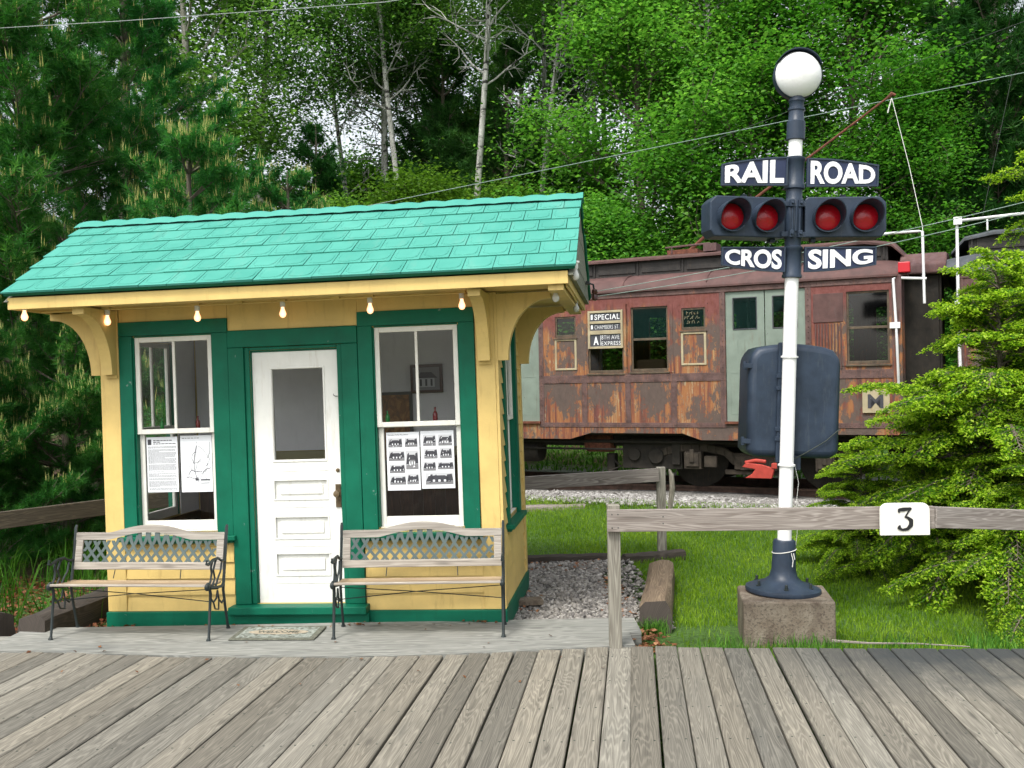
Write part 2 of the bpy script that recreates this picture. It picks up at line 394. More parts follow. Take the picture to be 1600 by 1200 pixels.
M['oily'] = paint('oily_underframe', (.022, .019, .015), .75, .35, (.08, .05, .03), .6, 3, .6)
M['oilybrown'] = paint('dusty_truck_iron', (.050, .040, .030), .8, .35, (.03, .025, .02), .6, 3, .6)
M['redcoup'] = paint('faded_red_paint', (.42, .055, .04), .6, .15, (.2, .06, .04), .4, 3)
M['silver'] = paint('white_pipe_paint', (.75, .75, .76), .4, .05, (.4, .35, .3), .4, 3)
M['sash'] = paint('rusty_window_sash', (.10, .075, .05), .6, .3, (.25, .12, .05), .6, 3)
M['signcream'] = paint('faded_cream_paint', (.40, .34, .22), .7, .15, (.30, .13, .05), .9, 1.5)
M['glass'] = glassmat('window_glass')
M['coachglass'] = glassmat('dusty_coach_glass', (.35, .40, .40), .06, 1.6)
M['plaster'] = paint('grey_plaster', (.86, .85, .87), .8, .04, (.3, .3, .3), .2)
M['cream'] = paint('olive_trim', (.36, .33, .20), .6, .05)
M['wainscot'] = wood('brown_wainscot', (.10, .04, .02), (.035, .014, .008), .4, .4)
M['paper'] = NT('poster_paper').fin((.80, .82, .85), .35)
M['ink'] = NT('poster_ink').fin((.05, .05, .06), .5)
M['midgrey'] = NT('photo_grey').fin((.22, .22, .23), .4)
M['lightgrey'] = NT('photo_light_grey').fin((.55, .56, .58), .4)
M['mat'] = paint('woven_mat', (.15, .155, .12), .95, .3, (.05, .05, .04), .8, 12, .8)
M['matlight'] = paint('woven_mat_pattern', (.30, .33, .29), .95, .3, (.12, .12, .10), .9, 14, .8)
M['matcream'] = paint('woven_mat_centre', (.42, .36, .27), .95, .2, (.2, .2, .15), .9, 14, .8)
M['gableshingle'] = wood('grey_green_gable_shingle', (.30, .31, .25), (.12, .13, .10), .5)
M['wire'] = NT('overhead_wire').fin((.22, .30, .26), .5)
M['palewire'] = NT('pale_wire').fin((.38, .42, .40), .6)
M['darkwire'] = NT('dark_wire').fin((.03, .04, .03), .6)
M['rope'] = NT('pale_rope').fin((.62, .62, .58), .9)
M['porcelain'] = NT('white_porcelain').fin((.75, .74, .72), .25)
M['brownglaze'] = NT('brown_porcelain').fin((.06, .02, .015), .2)
M['deadbulb'] = NT('unlit_bulb_glass').fin((.62, .62, .58), .12)
t = NT('lit_bulb_glass')
lw = t.node('ShaderNodeLayerWeight'); lw.inputs[0].default_value = .45
t.L(t.mix(lw.outputs['Facing'], (1, .72, .42), (1, .26, .07)), t.b.inputs['Emission Color']); t.b.inputs['Emission Strength'].default_value = 1.25
M['bulb'] = t.fin((.8, .5, .3), .2)
t = NT('cork_art'); p = t.co('Object'); n = t.noise(t.map(p, (9, 9, 6)), 1, 5, .7, 1.5); M['cork'] = t.fin(t.ramp(n, [(.35, (.06, .02, .01)), (.5, (.22, .08, .02)), (.6, (.34, .16, .05)), (.7, (.10, .035, .01))]), .4)
M['botgreen'] = NT('green_bottle_glass').fin((.02, .25, .05), .1)
M['botred'] = NT('red_bottle_glass').fin((.20, .02, .03), .1)
M['redlamp'] = NT('red_tail_lamp').fin((.50, .01, .02), .4)
M['seatcloth'] = NT('coach_seat').fin((.35, .20, .12), .8)
M['coachin'] = NT('coach_interior').fin((.13, .17, .17), .8)
def bark(name, a, b, sc=(9, 9, 1.6), marks=None):
    t = NT(name); p = t.co('Object'); n = t.noise(t.map(p, sc), 1.4, 6, .7)
    c = t.mix(t.fr(n, .35, .65), a, b)
    if marks: c = t.mix(t.fr(t.noise(t.map(p, (3, 3, 9)), 1, 4, .6), .55, .62), c, marks)
    t.bump(n, .8, .03); return t.fin(c, .9)
M['birch'] = bark('birch_bark', (.24, .24, .22), (.50, .50, .46), marks=(.04, .038, .035))
M['bark'] = bark('grey_brown_bark', (.07, .055, .04), (.20, .17, .13))
M['palebark'] = bark('pale_grey_bark', (.20, .19, .16), (.40, .38, .33))
M['maple'] = leafmat('maple_leaves', (.060, .180, .022), (.110, .275, .036), (.22, .42, .07), .55)
M['birchleaf'] = leafmat('birch_leaves', (.060, .160, .034), (.100, .235, .052), (.19, .36, .09), .55)
M['shrubleaf'] = leafmat('shrub_leaves', (.045, .135, .018), (.090, .22, .030), (.18, .36, .06), .5)
M['pineneedle'] = leafmat('pine_needles', (.028, .130, .028), (.065, .250, .050), (.15, .38, .08), .45)
M['darkneedle'] = leafmat('dark_pine_needles', (.012, .060, .012), (.028, .115, .020), (.07, .19, .035), .3)
M['candle'] = leafmat('pine_candles', (.20, .24, .06), (.33, .36, .10), (.48, .48, .18), .3)
M['hemold'] = leafmat('hemlock_needles', (.03, .11, .008), (.075, .20, .014), (.15, .33, .03), .4, vary=False)
M['hemnew'] = leafmat('hemlock_new_tips', (.20, .37, .02), (.35, .53, .035), (.54, .70, .09), .5, vary=False)
M['grassm'] = leafmat('grass_blades', (.070, .15, .006), (.14, .27, .012), (.28, .42, .035), .35, vary=False)
M['tallgrass'] = leafmat('tall_grass_blades', (.03, .10, .01), (.07, .20, .02), (.15, .32, .04), .35)
M['deadleaf'] = leafmat('dead_leaves', (.12, .045, .02), (.22, .09, .04), (.35, .18, .09), .15)
M['stone'] = leafmat('gravel_stones', (.10, .095, .09), (.24, .225, .205), (.44, .42, .39), 0, vary=False)
M['ballast'] = leafmat('ballast_stones', (.13, .12, .11), (.29, .28, .265), (.50, .49, .47), 0, vary=False)
M['steel'] = paint('rail_steel', (.10, .06, .045), .6, .3, (.04, .03, .02), .5, 4)

# ------------------------------------------------------------------ ground
CO = Vector((5.217, 12.937, .38)); CU = Vector((math.cos(R(26)), -math.sin(R(26)), 0)); CV = Vector((math.sin(R(26)), math.cos(R(26)), 0))
def dtrack(x, y): return (x-CO.x)*CV.x+(y-CO.y)*CV.y
def terr(x, y):
    d = (x-CO.x)*CV.x+(y-CO.y)*CV.y
    t = np.clip((d+6)/5.2, 0, 1); z = -.11+.32*t**2.5
    z = z+np.clip((d+.8)/.6, 0, 1)*.05
    z = z+np.clip(d-3.6, 0, 30)*.10+np.clip(d-3.6, 0, 1.5)*.14
    z = z+np.clip(-4.3-x, 0, 12)*.05*np.clip((y-6)/3, 0, 1)*(d < 2)
    z = z-.12*((y < 7) & (x < 9) & (x > -9))
    return z
def ground():
    xs = np.concatenate([-np.geomspace(400, 12, 18), np.arange(-11.6, 12, .4), np.geomspace(12, 400, 18)])
    ys = np.concatenate([-np.geomspace(300, 6, 12), np.arange(-5, 24, .4), np.geomspace(24, 500, 26)])
    X, Y = np.meshgrid(xs, ys); Z = terr(X, Y)+.03*np.sin(X*1.3+Y*.7)*(Y > 11)
    V = np.stack([X.ravel(), Y.ravel(), Z.ravel()], 1); nx = len(xs); ny = len(ys)
    i = np.arange(nx*ny).reshape(ny, nx); F = np.stack([i[:-1, :-1].ravel(), i[:-1, 1:].ravel(), i[1:, 1:].ravel(), i[1:, :-1].ravel()], 1)
    t = NT('lawn_soil'); p = t.co('World'); sx = t.node('ShaderNodeSeparateXYZ'); t.L(p, sx.inputs[0])
    n = t.noise(p, 1.1, 5, .6); n2 = t.noise(p, 28, 4, .7)
    g = t.mix(t.fr(n2, .35, .65), (.028, .070, .010), (.085, .18, .022))
    soil = t.mix(t.fr(n2, .35, .65), (.035, .022, .012), (.13, .075, .04))
    dd = t.math('ADD', t.math('MULTIPLY', t.math('SUBTRACT', sx.outputs[0], CO.x), CV.x), t.math('MULTIPLY', t.math('SUBTRACT', sx.outputs[1], CO.y), CV.y))
    c = t.mix(t.fr(t.math('ADD', dd, t.math('MULTIPLY', n, .5)), -.45, -.25), g, t.mix(t.fr(n2, .4, .6), (.12, .115, .105), (.32, .31, .29)))
    c = t.mix(t.fr(dd, 3.4, 4.0), c, t.mix(t.fr(n, .4, .6), soil, g))
    c = t.mix(t.fr(sx.outputs[0], -3.6, -4.3), c, t.mix(t.fr(n, .45, .6), soil, g))
    t.bump(n2, 1., .03)
    o = npmesh('lawn', V, F, [t.fin(c, .95)], smooth=True); tag(o, kind='structure')
ground()

# deck: long planks running away from the camera and two cross boards in front of the hut
EX = [-8, -5.2, -4.0, -3.2, -2.43, -1.7, -.98, -.08, .45, .89, 1.64, 2.34, 3.7, 5, 9]
EY = [7.9, 7.55, 7.43, 7.31, 7.19, 7.13, 7.10, 7.15, 7.23, 7.28, 7.18, 7.13, 7.01, 6.9, 6.6]
def edge(x): return float(np.interp(x, EX, EY))
DV = Vector((math.sin(R(7.2)), math.cos(R(7.2)), 0)); DU = Vector((math.cos(R(7.2)), -math.sin(R(7.2)), 0))
def deck():
    mb = MB(); nb = MB(); pitch = .172
    o = Vector((.741, 7.269, 0))+DU*.04
    for k in range(-62, 40):
        c = o+DU*pitch*k
        # find far end where centre line meets the edge curve
        s = 0.
        for _ in range(8):
            q = c+DV*s; s -= (q.y-edge(q.x))/DV.y
        s += random.uniform(-.018, .018)
        near = -9.0
        gap = random.choice([.008, .010, .012, .015]) if k > -8 else random.choice([.006, .007, .009])
        zt = random.uniform(-.005, .005)
        jo = random.uniform(-.006, .006)
        mb.board(c+DV*near+Vector((0, 0, -.02+zt)), c+DV*s+Vector((0, 0, -.02+zt))+DU*jo, pitch-gap, .04)
        for j in range(9):
            Y = 7.0-.545*j
            for sd in (-.05, .05):
                q = c+DV*((Y-c.y)/DV.y)+DU*(sd+random.uniform(-.006, .006))+DV*random.uniform(-.012, .012)
                if (q-c).dot(DV) < s-.03: nb.lathe([(.0068, 0), (.0068, .0009)], 6, (q.x, q.y, zt+.0002))
    d = mb.build('boardwalk', M['plank'], bevel=.006); tag(d, kind='structure')
    n = nb.build('nail_heads', M['darkwire']); n.parent = d
    # cross boards
    cb = MB(); xs = list(np.linspace(-5.6, .90, 40))
    seam = lambda x: 7.66-.0*x+.02*math.sin(x*1.1)
    A = [(x, edge(x)+.008) for x in xs]; B = [(x, seam(x)-.003) for x in xs]
    fn = lambda a, b, dd: (a, b, dd)
    def ribbon(A, B, z0, z1):
        off = 20*random.randint(0, 100); n = len(A)
        vs = [(a[0], a[1], z1) for a in A]+[(b[0], b[1], z1) for b in B]+[(a[0], a[1], z0) for a in A]+[(b[0], b[1], z0) for b in B]
        fs = []; uv = []
        for i in range(n-1):
            fs.append((i, i+1, n+i+1, n+i)); uv.append([(vs[j][0]+off+8, vs[j][1]) for j in fs[-1]])
            fs.append((2*n+i, 2*n+i+1, i+1, i)); uv.append([(vs[j][0]+off+8, vs[j][2]) for j in fs[-1]])
            fs.append((n+i, n+i+1, 3*n+i+1, 3*n+i)); uv.append([(vs[j][0]+off+8, vs[j][2]) for j in fs[-1]])
        fs += [(0, n, 3*n, 2*n), (n-1, 3*n-1, 4*n-1, 2*n-1)]; uv += [[(off, 0)]*4]*2
        cb.add(vs, fs, uv)
    ribbon(A, B, -.12, .004)
    xs2 = list(np.linspace(-4.15, 1.0, 40))
    ribbon([(x, seam(x)+.003) for x in xs2], [(x, 8.14+.004*math.sin(3*x)) for x in xs2], -.12, .001)
    xs3 = list(np.linspace(-5.6, -4.16, 8)); ribbon([(x, seam(x)+.004) for x in xs3], [(x, 7.9) for x in xs3], -.12, -.004)
    c = cb.build('cross_board', M['plankcross']); tag(c, kind='structure'); c.name = 'boardwalk_edge'
deck()

# loose ground cover as numpy batches -----------------------------------------------------------
rng = np.random.default_rng(3)
def blades(name, P, h, w, mat, lean=.35, label=None, tone=None):
    n = len(P); az = rng.uniform(0, 2*np.pi, n); d = np.stack([np.cos(az), np.sin(az), 0*az], 1)
    hh = h*rng.uniform(.5, 1.25, n)[:, None]; la = rng.uniform(0, lean, n)[:, None]; az2 = rng.uniform(0, 2*np.pi, n)
    ld = np.stack([np.cos(az2), np.sin(az2), 0*az2], 1)
    mid = P+np.array([0, 0, 1])*hh*.6+ld*hh*la*.35; tip = P+np.array([0, 0, 1])*hh*(1-.3*la)+ld*hh*la
    V = np.stack([P-d*w/2, P+d*w/2, mid+d*w*.4, tip, mid-d*w*.4], 1).reshape(-1, 3)
    b = np.arange(n)[:, None]*5; F = (b+np.array([0, 1, 2, 4])).reshape(-1, 4)
    F2 = (b+np.array([4, 2, 3, 3])).reshape(-1, 4)
    # quads then triangles: build as tris
    T = np.concatenate([F[:, [0, 1, 2]], F[:, [0, 2, 3]], F2[:, :3]])
    tn = rng.uniform(0, 1, n) if tone is None else np.clip(tone+rng.normal(0, .2, n), 0, 1)
    return npmesh(name, V, T, [mat], tone=np.concatenate([tn, tn, tn]))
def scatter(n, x0, x1, y0, y1):
    x = rng.uniform(x0, x1, n); y = rng.uniform(y0, y1, n); return x, y
def lawn_grass():
    x, y = scatter(230000, .05, 9.5, 7.1, 16.8)
    d = dtrack(x, y)
    keep = (d < -.42) & ~((x < 1.32) & (y < 10.95)) & (y > np.interp(x, EX, EY)+.03) & ~((x > 1.76) & (x < 2.52) & (y > 7.52) & (y < 8.2))
    keep &= (rng.uniform(0, 1, len(x)) < np.clip(1.5-(y-7)*.09, .35, 1))
    dry = np.sin(x*2.3+1)*np.sin(y*1.9)+.5*np.sin(x*5+y*3)
    keep &= ~((np.abs(x-1.5) < .35) & (y < 8.2) & (rng.uniform(0, 1, len(x)) < .8))
    x = x[keep]; y = y[keep]; dry = dry[keep]
    tone = .55+.2*dry
    P = np.stack([x, y, terr(x, y)], 1)
    o = blades('grass', P, .055, .006, M['grassm'], .8, tone=tone); tag(o, 'short bright green lawn grass behind the boardwalk', 'grass', kind='stuff')
    x, y = scatter(3600, 1.15, 5.6, 7.05, 7.55); k = (y > np.interp(x, EX, EY)+.03) & ~((x > 1.76) & (x < 2.52) & (y > 7.5)) & (np.sin(x*9)+np.sin(x*3.7)+rng.normal(0, .5, len(x)) > -.2)
    x2 = rng.normal(1.14, .07, 220); y2 = rng.normal(8.0, .04, 220)
    x = np.concatenate([x[k], x2]); y = np.concatenate([y[k], y2]); P = np.stack([x, y, terr(x, y)], 1)
    o = blades('grass', P, .14, .007, M['tallgrass'], .6); tag(o, 'taller uncut grass along the edge of the boardwalk and block', 'grass', kind='stuff')
    # tall grass left of the hut
    x, y = scatter(5200, -7.5, -3.75, 8.6, 12.5); cl = np.sin(x*3.1)*np.sin(y*2.7+1)+rng.normal(0, .35, len(x)); k = cl > .05
    P = np.stack([x[k], y[k], terr(x[k], y[k])], 1)
    o = blades('tall_grass', P, .50, .012, M['tallgrass'], .9); tag(o, 'tall wild grass left of the hut under the pine', 'grass', kind='stuff')
    # weeds on the bank beyond the track
    x = rng.uniform(-7, 9, 9000); dd = rng.uniform(3.3, 7, 9000)
    P0 = np.array([CO.x, CO.y])+np.outer(x-4, [CU.x, CU.y])+np.outer(dd, [CV.x, CV.y])
    P = np.stack([P0[:, 0], P0[:, 1], terr(P0[:, 0], P0[:, 1])], 1); o = blades('weeds', P, .15, .035, M['shrubleaf'], 1.4); tag(o, 'leafy weeds on the bank beyond the railway track', 'weeds', kind='stuff')
lawn_grass()
ICO_V = None
def ico():
    p = (1+5**.5)/2; v = np.array([(-1, p, 0), (1, p, 0), (-1, -p, 0), (1, -p, 0), (0, -1, p), (0, 1, p), (0, -1, -p), (0, 1, -p), (p, 0, -1), (p, 0, 1), (-p, 0, -1), (-p, 0, 1)], float)
    v /= np.linalg.norm(v[0])
    f = np.array([(0, 11, 5), (0, 5, 1), (0, 1, 7), (0, 7, 10), (0, 10, 11), (1, 5, 9), (5, 11, 4), (11, 10, 2), (10, 7, 6), (7, 1, 8), (3, 9, 4), (3, 4, 2), (3, 2, 6), (3, 6, 8), (3, 8, 9), (4, 9, 5), (2, 4, 11), (6, 2, 10), (8, 6, 7), (9, 8, 1)])
    return v, f
def stones(name, P, s0, s1, mat):
    v, f = ico(); n = len(P)
    sz = rng.uniform(s0, s1, n)[:, None, None]*rng.uniform(.6, 1.25, (n, 1, 3)); sz[:, :, 2] *= .7
    V = v[None]*(1+rng.normal(0, .16, (n, 12, 1)))*sz
    a = rng.uniform(0, 2*np.pi, n); c, s = np.cos(a)[:, None], np.sin(a)[:, None]
    V = np.stack([V[..., 0]*c-V[..., 1]*s, V[..., 0]*s+V[..., 1]*c, V[..., 2]+V[..., 0]*rng.normal(0, .4, (n, 1))], 2)+P[:, None, :]
    F = (f[None]+np.arange(n)[:, None, None]*12).reshape(-1, 3)
    return npmesh(name, V.reshape(-1, 3), F, [mat], tone=np.repeat(np.clip(rng.normal(.45, .25, n), 0, 1), 20))
x, y = scatter(9000, -.25, 1.34, 8.1, 10.98); k = (x < 1.0+.12*np.sin(y*3)) | (rng.uniform(0, 1, len(x)) < .25)
x, y = x[k], y[k]; g = stones('gravel', np.stack([x, y, terr(x, y)+.03+rng.uniform(-.012, .014, len(x))], 1), .014, .032, M['stone']); tag(g, 'grey gravel bed between the hut and the log', 'gravel', kind='stuff')
u = rng.uniform(-9, 6, 14000); d = rng.uniform(-.72, .15, 14000)**1.0
k = rng.uniform(0, 1, len(u)) < np.clip((d+.76)*4, .15, 1)
P0 = np.array([CO.x, CO.y])+np.outer(u[k], [CU.x, CU.y])+np.outer(d[k], [CV.x, CV.y])
g = stones('ballast', np.stack([P0[:, 0], P0[:, 1], terr(P0[:, 0], P0[:, 1])+.008], 1), .02, .042, M['ballast']); tag(g, 'pale crushed stone ballast beside the railway track', 'ballast', kind='stuff')
def leaf_litter(name, x, y, size, label, lift=.015, mat='deadleaf'):
    n = len(x); P = np.stack([x, y, terr(x, y)+rng.uniform(.0, lift*2, n)], 1)
    V, F = quadleaves(P, size, .7, 1.3); o = npmesh(name, V, F, [M[mat]], tone=rng.uniform(0, 1, n)); tag(o, label, 'dead leaves', kind='stuff')
def quadleaves(P, size, aspect=.6, up=.6, dirs=None, jit=.25):
    n = len(P)
    N = rng.normal(0, 1, (n, 3)); N[:, 2] = np.abs(N[:, 2])+up*1.6; N /= np.linalg.norm(N, axis=1)[:, None]
    Tn = rng.normal(0, 1, (n, 3)) if dirs is None else dirs+rng.normal(0, jit, (n, 3))
    Tn -= N*(Tn*N).sum(1)[:, None]; Tn /= np.linalg.norm(Tn, axis=1)[:, None]+1e-9
    B = np.cross(N, Tn); s = (size*rng.uniform(.65, 1.3, n))[:, None]
    V = np.stack([P-Tn*s*.5, P+B*s*aspect*.5+N*s*.08, P+Tn*s*.5-N*s*.1, P-B*s*aspect*.5+N*s*.08], 1).reshape(-1, 3)
    return V, np.arange(n*4).reshape(-1, 4)
x = np.concatenate([rng.normal(1.08, .07, 160), rng.normal(.98, .07, 300), rng.normal(.05, .08, 120), rng.uniform(.05, 1.2, 260)])
y = np.concatenate([rng.uniform(7.4, 8.1, 160), rng.normal(9.3, .5, 300), rng.normal(9.3, .35, 120), rng.normal(10.75, .12, 260)])
leaf_litter('leaf_litter', x, y, .05, 'brown dead leaves on the gravel and by the log', .03)
x, y = scatter(3500, -7.5, -3.3, 8.15, 10.5); leaf_litter('leaf_litter', x, y, .06, 'reddish dead leaves on the bank left of the hut', .03)

def board_leaves():
    n = 70; x = np.concatenate([rng.normal(-1.35, .10, 14), rng.normal(-.25, .12, 16), rng.normal(-2.25, .15, 8), rng.uniform(-4, 1, 32)]); y = np.concatenate([np.full(38, 8.05)+rng.normal(0, .03, 38), rng.uniform(6.2, 8.0, 32)])
    P = np.stack([x, y, np.full(n, .014)], 1); V, F = quadleaves(P, .034, .7, 2.0); o = npmesh('leaf_litter', V, F, [M['deadleaf']], tone=rng.uniform(0, 1, n)); tag(o, 'few brown leaf crumbs on the boardwalk along the hut skirt', 'dead leaves', kind='stuff')
board_leaves()

# ------------------------------------------------------------------ railway track
def track():
    t = empty('railway_track', CO-Vector((0, 0, .38)), posed(26)); tag(t, 'rusty railway track with dark sleepers under the old coaches', 'railway track')
    for yy in (.70, 2.13):
        mb = MB()
        for z0, z1, w in ((.245, .265, .14), (.265, .345, .02), (.345, .38, .07)):
            mb.box(-16, 16, yy-w/2, yy+w/2, z0, z1)
        mb.build('rail', M['steel'], t)
    s = MB().box(-.11, .11, .15, 2.7, .16, .244).build('sleeper', M['darkwood'], t); s.location = (-15.9, 0, 0)
    for k in range(1, 46):
        c = s.copy(); link(c, t); c.location = (-15.9+k*.62, random.uniform(-.04, .04), 0)
track()
# ------------------------------------------------------------------ the waiting hut
HW, HD, HT = 3.50, 1.66, 2.72
hut = empty('waiting_hut', (-3.579, 8.54, 0), posed(7, 1))
tag(hut, 'small yellow and green trolley waiting hut with turquoise shingled roof', 'hut')
XY = lambda a, b, d: (a, d, b)          # polygon in x,z extruded along y
YZ = lambda a, b, d: (d, a, b)          # polygon in y,z extruded along x
def pane(x0, x1, z0, z1, y, parent, mat='glass', fn=None, name='pane'):
    mb = MB(); f = fn or (lambda x, yy, z: (x, yy, z))
    mb.add([f(x0, y, z0), f(x1, y, z0), f(x1, y, z1), f(x0, y, z1)], [(0, 1, 2, 3)])
    return mb.build(name, M[mat], parent, recalc=False)
def hut_walls():
    W1 = (.27, 1.01, .745, 2.46); W2 = (2.45, 3.20, .745, 2.46); DR = (1.345, 2.13, .10, 2.305)
    mb = MB(); mb.wall(0, HW, -.02, HT, [W1, W2, DR], .0, .09)
    mb.build('front_wall', M['yellow'], hut)
    SW = (.45, 1.15, .745, 2.46)
    for sx, nm in ((HW-.09, 'side_wall'), (0, 'side_wall')):
        mb = MB(); mb.wall(.092, HD-.092, -.02, HT, [SW], sx, sx+.09, lambda a, y, z: (y, a, z)); mb.build(nm, M['yellow'], hut)
    mb = MB(); mb.wall(0, HW, -.02, HT, [], HD-.09, HD); mb.build('back_wall', M['yellow'], hut)
    # interior: plaster lining, chair rail, wainscot, floor, ceiling
    mb = MB(); yb = HD-.10
    mb.wall(.12, HW-.12, 1.33, 2.66, [], yb-.012, yb); mb.wall(.093, .105, .9, 2.66, [], 0, .01)
    mb.wall(.10, HD-.11, .745, 2.66, [SW], .092, .10, lambda a, y, z: (y, a, z))
    mb.wall(.10, HD-.11, .745, 2.66, [SW], HW-.10, HW-.092, lambda a, y, z: (y, a, z))
    mb.box(.1, HW-.1, .1, HD-.11, 2.66, 2.68)
    mb.build('plaster_lining', M['plaster'], hut)
    mb = MB(); mb.box(.12, HW-.12, yb-.03, yb-.013, 1.24, 1.325); mb.build('chair_rail', M['cream'], hut)
    mb = MB(); x = .12
    while x < HW-.12:
        w = min(random.uniform(.09, .16), HW-.12-x); mb.box(x+.001, x+w-.001, yb-.022, yb-.002, .05, 1.238); x += w
    y = .12
    while y < HD-.14:
        mb.box(.10, .115, y+.001, y+.119, .05, .74); mb.box(HW-.115, HW-.10, y+.001, y+.119, .05, .74); y += .12
    mb.build('wainscot', M['wainscot'], hut)
    mb = MB(); mb.box(.1, HW-.1, .1, HD-.11, .02, .05); mb.build('inner_floor', M['wainscot'], hut)
    # clapboards: sloping lapped boards, front under the windows, both sides, back
    mb = MB()
    def clap(a0, a1, z, h, fn):
        mb.prism([(0, z), (-.024, z), (-.006, z+h+.012), (0, z+h+.012)], a0, a1, fn)
    for x0, x1 in ((.135, 1.145), (2.325, 3.365)):
        z = .045
        while z < .63:
            clap(x0, x1, z, min(.142, .655-z-.012), lambda a, b, d: (d, a, b)); z += .142
        mb.build('clapboards', M['yellow'], hut); mb = MB()
    for side in (0, 1):
        fx = (lambda a, b, d: (HW-a, d, b)) if side else (lambda a, b, d: (a, d, b))
        z = .045
        while z < 2.6:
            if .60 < z+.07 < 2.58: clap(.075, .315, z, .130, fx); clap(1.285, HD-.075, z, .130, fx)
            else: clap(.075, HD-.075, z, .130, fx)
            z += .136
        mb.build('clapboards', M['yellow'], hut); mb = MB()
    mb = MB()
    for x0 in (0, 1):
        a, b = (-.006, .145) if x0 == 0 else (3.345, HW+.006)
        mb.box(a, b, -.030, -.001, .045, HT-.005)
        mb.build('corner_board', M['yellow'], hut, bevel=.002); mb = MB()
        c, d = (-.032, -.007) if x0 == 0 else (HW+.007, HW+.032)
        mb.box(c, d, -.026, .085, .045, HT-.005); mb.build('corner_board', M['yellow'], hut, bevel=.002); mb = MB(); mb.box(c, d, HD-.085, HD+.02, .045, HT-.005); mb.build('corner_board', M['yellow'], hut, bevel=.002); mb = MB()
    mb = MB(); mb.box(.152, 1.155, -.022, -.001, 2.600, HT-.006); mb.box(1.157, 2.32, -.020, -.001, 2.488, HT-.006); mb.box(2.322, 3.343, -.022, -.001, 2.600, HT-.006)
    mb.build('frieze_board', M['yellow'], hut, bevel=.002)
    # skirt
    mb = MB(); mb.box(-.02, HW+.02, -.05, -.002, -.13, .042); mb.box(HW+.002, HW+.04, -.048, HD+.02, -.13, .040); mb.box(-.04, -.002, -.048, HD+.02, -.13, .040)
    mb.build('skirt_board', M['green'], hut, bevel=.003)
    mb = MB(); mb.box(1.12, 2.36, -.105, -.052, -.055, .032); mb.box(1.13, 2.35, -.15, .09, .034, .098); mb.box(1.14, 2.34, -.13, -.051, .02, .033)
    mb.build('door_sill', M['green'], hut, bevel=.012, seg=2)
hut_walls()
def hut_window(x0, x1, fn, casing, wide_top=True):
    """double hung sash window; fn maps (along, out-depth, z)"""
    def bx(mb, a0, a1, y0, y1, z0, z1):
        P = [fn(a, y, z) for z in (z0, z1) for y in (y0, y1) for a in (a0, a1)]
        off = 20*random.randint(0, 99); F = [(0, 2, 3, 1), (4, 5, 7, 6), (0, 1, 5, 4), (2, 6, 7, 3), (0, 4, 6, 2), (1, 3, 7, 5)]
        mb.add(P, F, [[(P[i][2]+off, P[i][0]+P[i][1]) for i in f] for f in F])
    cl, cr, zb, zt = casing
    w = empty('window', (0, 0, 0), parent=hut)
    # the casing is the window's body
    bpy.data.objects.remove(w)
    mb = MB()
    bx(mb, cl, x0-.001, -.034, -.001, zb, 2.475); bx(mb, x1+.001, cr, -.034, -.001, zb, 2.475)
    bx(mb, cl, cr, -.037, -.001, 2.477, 2.60)
    bx(mb, x0-.001, x0+.012, -.012, .085, .75, 2.46); bx(mb, x1-.012, x1+.001, -.012, .085, .75, 2.46); bx(mb, x0+.012, x1-.012, -.010, .085, 2.462, 2.475)
    w = mb.build('window', M['green'], hut, bevel=.002)
    mb = MB(); bx(mb, cl-.045, cr+.03, -.085, .085, .665, .705); bx(mb, cl-.01, cr, -.055, -.001, .640, .664)
    mb.build('sill', M['green'], w, bevel=.006, seg=2)
    # upper sash (outer) and lower sash (inner)
    a, b = x0+.012, x1-.012
    mb = MB(); u0, u1 = 1.605, 2.462
    bx(mb, a, a+.042, .0, .034, u0, u1); bx(mb, b-.042, b, .0, .034, u0, u1); bx(mb, a+.042, b-.042, .001, .033, u1-.045, u1); bx(mb, a+.042, b-.042, -.002, .036, u0, u0+.042)
    m = (a+b)/2; bx(mb, m-.012, m+.012, .003, .031, u0+.042, u1-.045)
    up = mb.build('upper_sash', M['whitechip'], w, bevel=.003)
    pane(a+.042, b-.042, u0+.042, u1-.045, .017, up, fn=lambda x, y, z: fn(x, y, z))
    mb = MB(); l0, l1 = .748, 1.645
    bx(mb, a, a+.045, .038, .07, l0, l1); bx(mb, b-.045, b, .038, .07, l0, l1); bx(mb, a+.045, b-.045, .039, .069, l1-.045, l1); bx(mb, a+.045, b-.045, .037, .071, l0, l0+.085)
    bx(mb, a+.0, b, .0, .036, .706, .748)
    lo = mb.build('lower_sash', M['whitechip'], w, bevel=.003)
    pane(a+.045, b-.045, l0+.085, l1-.045, .054, lo, fn=lambda x, y, z: fn(x, y, z))
    return w
FR = lambda a, y, z: (a, y, z)
w1 = hut_window(.27, 1.01, FR, (.150, 1.155, .706, 0)); w2 = hut_window(2.45, 3.20, FR, (2.322, 3.335, .706, 0))
w3 = hut_window(.45, 1.15, lambda a, y, z: (HW-y, a, z), (.325, 1.275, .706, 0)); w4 = hut_window(.45, 1.15, lambda a, y, z: (y, a, z), (.325, 1.275, .706, 0))
